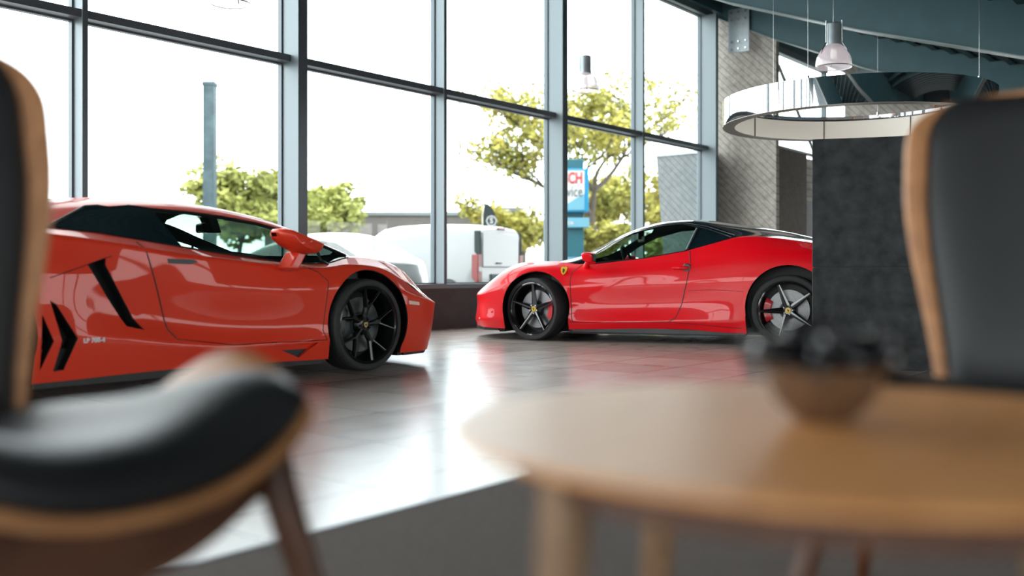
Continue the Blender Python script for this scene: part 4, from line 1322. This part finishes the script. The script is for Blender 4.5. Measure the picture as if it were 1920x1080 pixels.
    for y in (-.11, 0, .11):
        MB().lathe([(.04, -3.66), (.05, -3.66), (.05, -3.5), (.04, -3.5)], 20, 'x', (0, y, .32), closed=True).build('exhaust', M['steel'], root, smooth=True)
    s.bm.free()
    return root


build_wedge()
build_coupe()
# ---------------------------------------------------------------- lounge chairs and table
def sstep(t):
    t = max(0.0, min(1.0, t)); return t * t * (3 - 2 * t)


def lounge_chair(X, Y, F, label):
    u, w = toUW(X, Y); fu, fw = toUW(*F)
    rz = math.atan2(fw, fu) - PI / 2
    r = empty('lounge_chair', (u, w, 0.004), rz, label, 'armchair', 'plywood shell lounge chairs round the table')
    def back_pt(a, v, k=1.0, off=0.0):
        hw = .168 + (.245 - .168) * sstep(v / .72)
        if v > .80: hw *= max(0.0, 1 - ((v - .80) / .20) ** 3.0) ** (1 / 2.8)
        x = a * hw * k
        q = x / .245
        y = -.36 - .19 * v + .115 * abs(q) ** 2 * (.45 + .55 * v) + off
        z = .37 + .745 * v + .03 * off
        return (x, y, z)
    NB, NU = 40, 26
    rows = []
    for i in range(NB + 1):
        v = i / NB
        v = 1 - (1 - v) ** 1.5
        rows.append([back_pt(-1 + 2 * j / NU, v) for j in range(NU + 1)])
    grid_mesh('back_shell', rows, M['wood_shell'], r, thick=.016, offset=0)
    rows = []
    for i in range(NB + 1):
        v = i / NB
        vv = .06 + .915 * (1 - (1 - v) ** 1.5)
        row = []
        for j in range(NU + 1):
            a = -1 + 2 * j / NU
            t = .012 + .050 * (1 - abs(a) ** 5) * (1 - abs(2 * v - 1) ** 9)
            row.append(back_pt(a, vv, .80, t))
        rows.append(row)
    grid_mesh('back_cushion', rows, M['leather'], r, thick=.012, offset=-1)
    def seat_pt(a, v, k=1.0, off=0.0):
        hw = (.325 - .03 * v) * (1 - .10 * abs(2 * v - 1) ** 3)
        x = a * hw * k
        q = abs(x) / .325
        rise = .10 + .115 * math.sin(PI * min(1, v * 1.15 + .05))
        y = .29 - .63 * v - (.05 * q ** 4 if v < .5 else -.05 * q ** 4) * (abs(2 * v - 1))
        z = .405 - .03 * math.sin(PI * v) + rise * q ** 2.3 + off - .012 * v
        return (x, y, z)
    rows = [[seat_pt(-1 + 2 * j / NU, i / 24) for j in range(NU + 1)] for i in range(25)]
    grid_mesh('seat_shell', rows, M['wood_shell'], r, thick=.016, offset=0)
    rows = []
    for i in range(25):
        v = i / 24
        row = []
        for j in range(NU + 1):
            a = -1 + 2 * j / NU
            t = .012 + .080 * (1 - abs(a) ** 5) * (1 - abs(2 * v - 1) ** 7)
            row.append(seat_pt(a, .02 + .94 * v, .96 - .16 * sstep(v * 1.6), t))
        rows.append(row)
    grid_mesh('seat_cushion', rows, M['leather'], r, thick=.012, offset=-1)
    for sx in (-1, 1):
        for (yt, yb, xb) in ((.19, .28, .36), (-.20, -.33, .33)):
            MB().tube([(sx * .27, yt, .46), (sx * .275, yt + (yb - yt) * .1, .38), (sx * (.275 + (xb - .275) * .6), yt + (yb - yt) * .6, .16), (sx * xb, yb, 0)], [.022, .029, .022, .014], 12).build('leg', M['wood_leg'], r, smooth=True)
    for yy in (.17, -.20):
        top = []; m = 12
        for j in range(m + 1):
            x = -.27 + .54 * j / m
            q = abs(x) / .325
            top.append((x, .376 + .15 * q ** 2.3))
        poly = top + [(x, min(z - .085, .30 + (z - .368) * .75)) for x, z in top[::-1]]
        MB().prism(poly, yy - .014, yy + .014, 'y').build('cross_rail', M['wood_leg'], r)
    for sx in (-1, 1):
        MB().tube([(sx * .20, .17, .375), (sx * .18, -.20, .365)], .014, 8).build('side_rail', M['wood_leg'], r, smooth=True)
    # bracket joining back and seat
    MB().tube([(0, -.12, .362), (0, -.30, .345), (0, -.375, .42), (0, -.395, .52)], [.028, .028, .026, .018], 10).build('back_bracket', M['wood_leg'], r, smooth=True)
    return r


lc_ = lounge_chair(-.675, 1.40, (.80, -.60), 'lounge chair with black leather seat at lower left, front edge toward the table')
lc_.scale = (1, 1, 1.03)
rc_ = lounge_chair(.925, 1.84, (-.50, -.866), 'lounge chair across the table at far right showing its tall black leather back')

rc_.scale = (1, 1, 1.02)
tx, tw = toUW(.385, 1.20)
T = empty('coffee_table', (tx, tw, 0.004), 0, 'round pale oak coffee table in the foreground holding a bowl', 'table')
R_ = .455
MB().lathe([(0, .512), (R_ - .10, .512), (R_ - .012, .525), (R_, .530), (R_, .533), (R_ - .004, .536), (0, .536)], 96).build('table_top', M['wood'], T, smooth=True, angle=30)
for q in range(4):
    aa = math.radians(205 + 90 * q)
    # angles are in the camera-facing frame: turn them into world
    du, dw = toUW(math.cos(aa), math.sin(aa))
    MB().tube([(du * .36, dw * .36, .512), (du * .375, dw * .375, .30), (du * .42, dw * .42, 0)], [.030, .026, .016], 14).build('leg', M['wood_pale'], T, smooth=True)
MB().lathe([(0, .485), (.38, .485), (.38, .510), (0, .510)], 40).build('under_frame', M['wood_leg'], T)

bx, bw = toUW(.38, 1.215)
B = empty('sweet_bowl', (bx, bw, .5405), 0, 'small round brown bowl heaped with dark glossy sweets on the coffee table', 'bowl')
MB().lathe([(0, .0), (.030, .0), (.036, .004), (.055, .022), (.068, .045), (.074, .066), (.071, .068), (.064, .045), (.050, .028), (.02, .014), (0, .012)], 48).build('bowl_body', M['bowl'], B, smooth=True)
rs = random.Random(5)


def sweet(loc, s, rz, ry, grp='black wrapped sweets heaped in the brown bowl'):
    b = MB()
    prof = [(0, -.5), (.28, -.42), (.42, -.2), (.45, 0), (.42, .2), (.28, .42), (0, .5)]
    b.lathe([(r_ * s, h_ * s) for r_, h_ in prof], 12, 'x')
    for sg in (-1, 1):
        m = 8; vs = [(sg * .42 * s, 0, 0)]
        for k_ in range(m + 1):
            a = 2 * PI * k_ / m
            vs.append((sg * (.85 + .1 * (k_ % 2)) * s, .40 * s * math.cos(a), .40 * s * math.sin(a)))
        b.add(vs, [(0, k_ + 1, k_ + 2) for k_ in range(m)])
    o = b.build('wrapped_sweet', M['foil'], None, smooth=True)
    o.location = loc; o.rotation_euler = (rs.random() * 3, ry, rz)
    tagit(o, 'black foil-wrapped sweet heaped with others in the small brown bowl on the coffee table', 'sweet', grp)
    return o
k_ = 0
for (n_, rr, zz) in ((5, .022, .048), (12, .074, .082), (9, .052, .084), (6, .032, .098), (3, .016, .108)):
    for q in range(n_):
        aa = 2 * PI * q / n_ + rr * 40
        rj = rr + rs.uniform(-.004, .006)
        sweet((bx + rj * math.cos(aa), bw + rj * math.sin(aa), .5405 + zz + rs.uniform(-.003, .005)), .029, aa + rs.uniform(-.7, .7), rs.uniform(-.6, .6))
# ---------------------------------------------------------------- outside
def tree(root_loc, H, spread, nleaf, leafmat, label, name='tree', seed=1, trunk=.16, lsize=.16, clear=.25, dens=1.0, up=.5, cat='tree'):
    rn = random.Random(seed)
    r = empty(name, root_loc, 0, label, cat, 'trees outside the glass wall')
    b = MB(); tips = []

    def grow(p, d, L, rad, lev):
        pts = [p]; q = p.copy(); dd = d.copy()
        for i in range(4):
            dd = (dd + Vector((rn.uniform(-.22, .22), rn.uniform(-.22, .22), rn.uniform(-.05, .16)))).normalized()
            q = q + dd * L / 4; pts.append(q.copy())
            if lev >= 2: tips.append((q.copy(), lev))
        b.tube(pts, [rad * (1 - .13 * i) for i in range(5)], 5 if lev else 8, cap=False)
        if lev >= 4: return
        nb = (5, 4, 4, 3)[lev]
        for i in range(nb):
            a = rn.uniform(0, 2 * PI)
            k = rn.uniform(.5, 1.0)
            base = pts[min(4, 1 + int(k * 3.5))]
            nd = Vector((math.cos(a) * spread, math.sin(a) * spread, rn.uniform(.1, 1.0) * up * 2))
            nd = (nd.normalized() + dd * .55).normalized()
            grow(base, nd, L * rn.uniform(.58, .78), rad * .52, lev + 1)
    grow(Vector((0, 0, 0)), Vector((0, 0, 1)), H * .36, trunk, 0)
    b.build('trunk', M['bark'], r, smooth=True)
    lf = MB()
    for i in range(nleaf):
        t, lev = tips[rn.randrange(len(tips))]
        c = t + Vector((rn.gauss(0, .22), rn.gauss(0, .22), rn.gauss(0, .13))) * (H / 8)
        if c.z < H * clear * rn.uniform(.7, 1.2): continue
        s = lsize * rn.uniform(.6, 1.3)
        a = Vector((rn.gauss(0, 1), rn.gauss(0, 1), rn.gauss(0, .6))).normalized()
        e = a.cross(Vector((rn.gauss(0, 1), rn.gauss(0, 1), rn.gauss(0, 1)))).normalized()
        lf.add([c - a * s, c + e * s * .5, c + a * s, c - e * s * .5], [(0, 1, 2, 3)])
    me = bpy.data.meshes.new('foliage'); me.from_pydata(lf.v, [], lf.f)
    link_mesh('foliage', me, leafmat, r)
    return r


def ground(px, Y):
    p = P(px, HY, Y); p.z = -.02; return p
tree(ground(1118, 37), 10.8, 1.1, 9000, M['leaf_y'], 'large yellow-green tree rising behind the two pendant lamps and blue sign', seed=11, trunk=.2, lsize=.115, up=.30)
tree(ground(1160, 45), 7.0, 1.0, 9000, M['leaf_y'], 'dense yellowish bushy tree low behind the big tree beside the blue sign', seed=5, trunk=.15, lsize=.15, clear=.05, up=.25)
tree(ground(975, 43), 5.4, .9, 3500, M['leaf_y'], 'small yellow-green tree behind the rear of the white van', seed=21, trunk=.1, lsize=.16, clear=.05, up=.4)
tree(ground(450, 35), 5.3, .9, 5200, M['leaf_g'], 'green bushy tree above the orange-red car beside the dark pole', seed=8, trunk=.12, lsize=.17, clear=.03, up=.35)
tree(ground(535, 43), 6.2, .9, 4200, M['leaf_g'], 'green bushy tree partly behind the thick window post', seed=9, trunk=.12, lsize=.17, clear=.03, up=.35)
tree(ground(612, 38.5), 5.0, 1.0, 2600, M['leaf_g'], 'pale green tree seen right of the thick window post above the parked cars', seed=13, trunk=.12, lsize=.17, clear=.05, up=.3)
tree(ground(1290, 50), 7.4, 1.0, 4200, M['leaf_y'], 'thin pale tree seen beside the outdoor concrete fin', seed=31, trunk=.13, lsize=.16, clear=.05, up=.25)

tree(ground(1106, 33), 3.4, 1.0, 5000, M['leaf_y'], 'low yellow-green bush between the blue sign and the trunk of the large tree', name='bush', seed=41, trunk=.08, lsize=.14, clear=.02, up=.3, cat='bush')
tree(ground(1262, 30), 2.8, 1.0, 4000, M['leaf_g'], 'low green bush above the bright red car to the right of the large tree trunk', name='bush', seed=43, trunk=.08, lsize=.14, clear=.02, up=.3, cat='bush')
# weathered pole
p = ground(393.5, 30)
pr = empty('utility_pole', p, TH, 'tall dark weathered post standing above the green tree', 'pole')
MB().box(-.17, .17, -.17, .17, 0, 6.42).build('post', M['pole'], pr, bevel=.02)
MB().box(-.19, .19, -.19, .19, 6.40, 6.52).build('post_cap', M['pole'], pr, bevel=.02)

# long low building
c = P(800, 500, 46); c.z = -.02
bl = empty('building', c, TH - PI / 2, 'long low pale grey building behind the white van', 'building')
MB().box(-7.5, 4.6, 0, 6, 0, 3.45).build('facade_block', M['facade'], bl)
MB().box(-7.6, 4.7, -.1, 6.1, 3.45, 3.62).build('roof_edge', M['silver_paint'], bl)
MB().box(-7.3, -6.0, -.03, .02, 0.9, 2.3).build('shop_window', M['darkglass'], bl)
MB().box(1.5, 4.5, 1.0, 3.0, 3.62, 3.9).build('roof_unit', M['silver_paint'], bl)

# blue pylon sign
q = P(1104, 500, 30); q.z = -.02
sg = empty('pylon_sign', q, TH - PI / 2, 'tall teal and light blue pylon sign with white face and red letters', 'sign')
# local x is to the right of the picture, local -y faces the hall
MB().box(-1.22, -.15, 0, .32, 0, 4.21).build('mast', M['signteal'], sg, bevel=.02)
MB().box(-1.25, -.02, -.20, .30, 2.60, 3.90).build('sign_box', M['signblue'], sg, bevel=.02)
MB().box(-1.19, -.145, -.215, -.19, 2.66, 3.84).build('sign_face', M['signwhite'], sg)
MB().prism([(-1.19, 2.66), (-.145, 2.66), (-.145, 3.15), (-.45, 2.98), (-.75, 2.78)], -.222, -.214, 'y').build('face_graphic', M['signpale'], sg)
MB().box(-1.25, -.0, -.18, .30, 2.14, 2.43).build('service_strip', M['signpale'], sg, bevel=.01)
MB().box(-1.15, -.30, -.03, .02, .55, 1.25).build('mast_window', M['signpale'], sg)
for (t, sz, m, x, z, bo) in (('BOSCH', .46, M['signred'], -.20, 3.60, .012), ('Service', .46, M['signgrey'], -.20, 3.20, .0)):
    o = text_mesh('lettering', t, sz, m, sg, .006, bo, 'RIGHT'); o.location = (x, -.222, z); o.rotation_euler = (PI / 2, 0, 0); o.scale = (.66, 1, 1)
o = text_mesh('lettering', 'service', .19, M['signwhite'], sg, .006, .004, 'RIGHT'); o.location = (-.48, -.187, 2.285); o.rotation_euler = (PI / 2, 0, 0)


# white van: local x forward, rear at x=0
def van():
    p = P(938, 500, 21.8); p.z = -.02
    # rear face looks to the right of the camera
    fx, fy = -math.cos(math.radians(33)), math.sin(math.radians(33))
    fu, fw = toUW(fx, fy)
    r = empty('van', p, math.atan2(fw, fu), 'white panel van seen from behind with red tail lamp and blank rear doors', 'van')
    # cross section rows from rear to front
    secs = [(0.0, .84, .26, 1.72, .78), (.06, .88, .24, 1.80, .80), (1.2, .90, .24, 1.86, .80), (2.6, .90, .24, 1.85, .78), (2.95, .90, .24, 1.74, .72), (3.45, .90, .24, 1.22, .74), (4.1, .84, .26, .98, .70), (4.3, .70, .30, .75, .60)]
    rows = []
    for (x, w, z0, z1, wt) in secs:
        half = [(1, 0), (1, .12), (1, .28), (1, .44), (.99, .58), (.965, .72), (.935, .84), (.89, .93), (.80, .98), (.5, 1.0), (0, 1.005)]
        pts = [(x, w * a_ * (1 if a_ > .9 else wt / .80), z0 + (z1 - z0) * b_) for a_, b_ in half]
        pts += [(x, -y_, z_) for _, y_, z_ in pts[-2::-1]]
        rows.append(pts)
    body = grid_mesh('body', rows, M['white_paint'], r, sub=1)
    me = MB()
    me.prism([(y, z) for (_, y, z) in rows[0]], -.012, .012, 'x')
    me.build('tailgate', M['white_paint'], r, bevel=.01)
    MB().box(-.028, -.01, -.70, .70, .90, 1.62).build('rear_panel', M['white_paint'], r, bevel=.02)
    MB().box(-.032, -.012, -.70, .70, .885, .895).build('door_gap', M['dark'], r)
    for s_ in (1, -1):
        MB().prism([(.015, 1.1), (-.022, 1.1), (-.022, 1.45), (0.0, 1.66), (.10, 1.66), (.10, 1.42), (.10, 1.1)], .74 * s_ if s_ > 0 else -.845, .845 if s_ > 0 else -.74, 'y').build('pillar_trim', M['flag'], r)
        MB().prism([(.03, .56), (-.03, .58), (-.03, 1.16), (.14, 1.16), (.14, .66)], .73 * s_ if s_ > 0 else -.895, .895 if s_ > 0 else -.73, 'y').build('tail_lamp', M['lampred'], r, bevel=.015)
        MB().box(-.036, -.02, (.76 if s_ > 0 else -.86), (.86 if s_ > 0 else -.76), .80, .90).build('indicator_lens', M['signwhite'], r)
    MB().box(-.05, .02, -.13, .13, 1.70, 1.75).build('brake_lamp', M['lampred'], r, bevel=.01)
    MB().box(-.06, -.02, .02, .20, .96, .99).build('handle', M['dark'], r)
    MB().box(-.045, -.01, -.40, .40, .50, .74).build('plate_recess', M['pole'], r)
    MB().box(-.055, -.04, -.26, .26, .52, .63).build('number_plate', M['plate'], r)
    MB().box(-.058, -.04, .20, .26, .52, .63).build('plate_band', M['platebl'], r)
    MB().box(-.10, .10, -.84, .84, .22, .42).build('bumper', M['white_paint'], r, bevel=.04)
    for x in (.75, 3.5):
        for s_ in (1, -1):
            MB().lathe([(0, .76 * s_), (.30, .76 * s_), (.32, .80 * s_), (.32, .90 * s_), (.20, .925 * s_), (0, .92 * s_)], 28, 'y', (x, 0, .32)).build('wheel', M['rubber'], r, smooth=True)
    return r
van()


def parked_car(px, Y, ang, m, label, mirror=1, L=4.3):
    p = ground(px, Y)
    fu, fw = toUW(math.cos(math.radians(ang)), math.sin(math.radians(ang)))
    r = empty('parked_car', p, math.atan2(fw, fu), label, 'car', 'cars parked outside')
    Ls = [
     [(2.05,0,.25),(2.0,.5,.25),(1.75,.8,.22),(1.2,.84,.2),(.4,.86,.2),(-.6,.86,.2),(-1.4,.84,.2),(-2.0,.76,.24),(-2.15,.4,.28),(-2.17,0,.28)],
     [(2.12,0,.5),(2.07,.5,.5),(1.8,.82,.52),(1.2,.88,.55),(.4,.90,.55),(-.6,.90,.56),(-1.4,.88,.58),(-2.05,.8,.6),(-2.2,.45,.6),(-2.22,0,.6)],
     [(2.05,0,.68),(2.0,.48,.69),(1.72,.78,.76),(1.2,.84,.86),(.4,.86,.92),(-.6,.86,.95),(-1.4,.85,.97),(-2.0,.77,.95),(-2.12,.4,.95),(-2.14,0,.95)],
     [(1.95,0,.72),(1.9,.42,.74),(1.65,.66,.82),(1.15,.72,.93),(.35,.66,1.22),(-.6,.64,1.37),(-1.35,.64,1.26),(-1.9,.66,1.02),(-2.0,.36,1.0),(-2.05,0,1.0)],
     [(1.92,0,.74),(1.85,.2,.76),(1.6,.34,.85),(1.08,.36,.96),(.28,.34,1.30),(-.6,.34,1.44),(-1.4,.34,1.34),(-1.9,.32,1.04),(-1.98,.2,1.02),(-2.03,0,1.02)],
     [(1.9,0,.74),(1.84,0,.77),(1.58,0,.86),(1.05,0,.97),(.25,0,1.32),(-.6,0,1.455),(-1.42,0,1.36),(-1.9,0,1.05),(-1.97,0,1.03),(-2.02,0,1.02)],
    ]
    s = Shell(Ls, (2,), 6, 5)
    s.cut([(1.0, .93), (.42, 1.19), (-.55, 1.345), (-1.25, 1.25), (-1.75, 1.03), (-1.4, 1.0), (-.5, .98), (.45, .95)], (0, 2), 1, lambda c, n: c.y > .5)
    s.cut([(1.12, -.1), (1.10, .45), (.42, .46), (.34, -.1)], (0, 1), 2, lambda c, n: n.z > .1 and c.z > .8)
    s.cut([(-1.42, -.1), (-1.40, .44), (-1.82, .46), (-1.86, -.1)], (0, 1), 2, lambda c, n: n.z > .1 and c.z > .8)
    for x in (1.35, -1.3):
        s.cut(ellipse(x, .31, .35, .35, 24), (0, 2), 5, lambda c, n: c.y > .4)
    s.part('body', (0,), m, r, lin=.012)
    s.part('side_windows', (1,), M['darkglass'], r)
    s.part('windscreen', (2,), M['darkglass'], r)
    MB().box(-2.0, 1.9, -.70, .70, .18, .6).build('underbody', M['black'], r)
    for x in (1.35, -1.3):
        for sd in (1, -1):
            w_ = MB().lathe([(.0, .66 * sd), (.31, .66 * sd), (.315, .70 * sd), (.315, .83 * sd), (.29, .86 * sd), (.22, .86 * sd)], 28, 'y', (x, 0, .315)).build('wheel', M['rubber'], r, smooth=True)
            MB().lathe([(.22, .85 * sd), (.10, .84 * sd), (0, .85 * sd)], 20, 'y', (x, 0, .315)).build('hub', M['silver_paint'], w_, smooth=True)
    s.bm.free()
    return r
parked_car(575, 17.6, 150, M['white_paint'], 'white car parked outside seen through the window of the orange-red car')

# feather flag with roundel
q = ground(905, 26)
fl = empty('feather_flag', q, TH - PI / 2, 'black feather flag with white round emblem above the white van', 'flag')
MB().tube([(0, 0, 0), (0, 0, 2.3), (.05, 0, 2.58)], .012, 6).build('flag_pole', M['steel'], fl)
MB().prism([(0, 1.3), (.46, 1.3), (.44, 1.75), (.38, 2.12), (.28, 2.42), (.16, 2.56), (.03, 2.6)], -.008, .008, 'y').build('flag_cloth', M['flag'], fl)
MB().lathe([(.115, -.012), (.145, -.012), (.145, -.009), (.115, -.009)], 8, 'y', (.23, 0, 2.13), closed=True).build('emblem_ring', M['signwhite'], fl)
t = text_mesh('emblem_letter', 'S', .20, M['signwhite'], fl, .002, .006); t.location = (.23, -.011, 2.13); t.rotation_euler = (PI / 2, 0, .0)
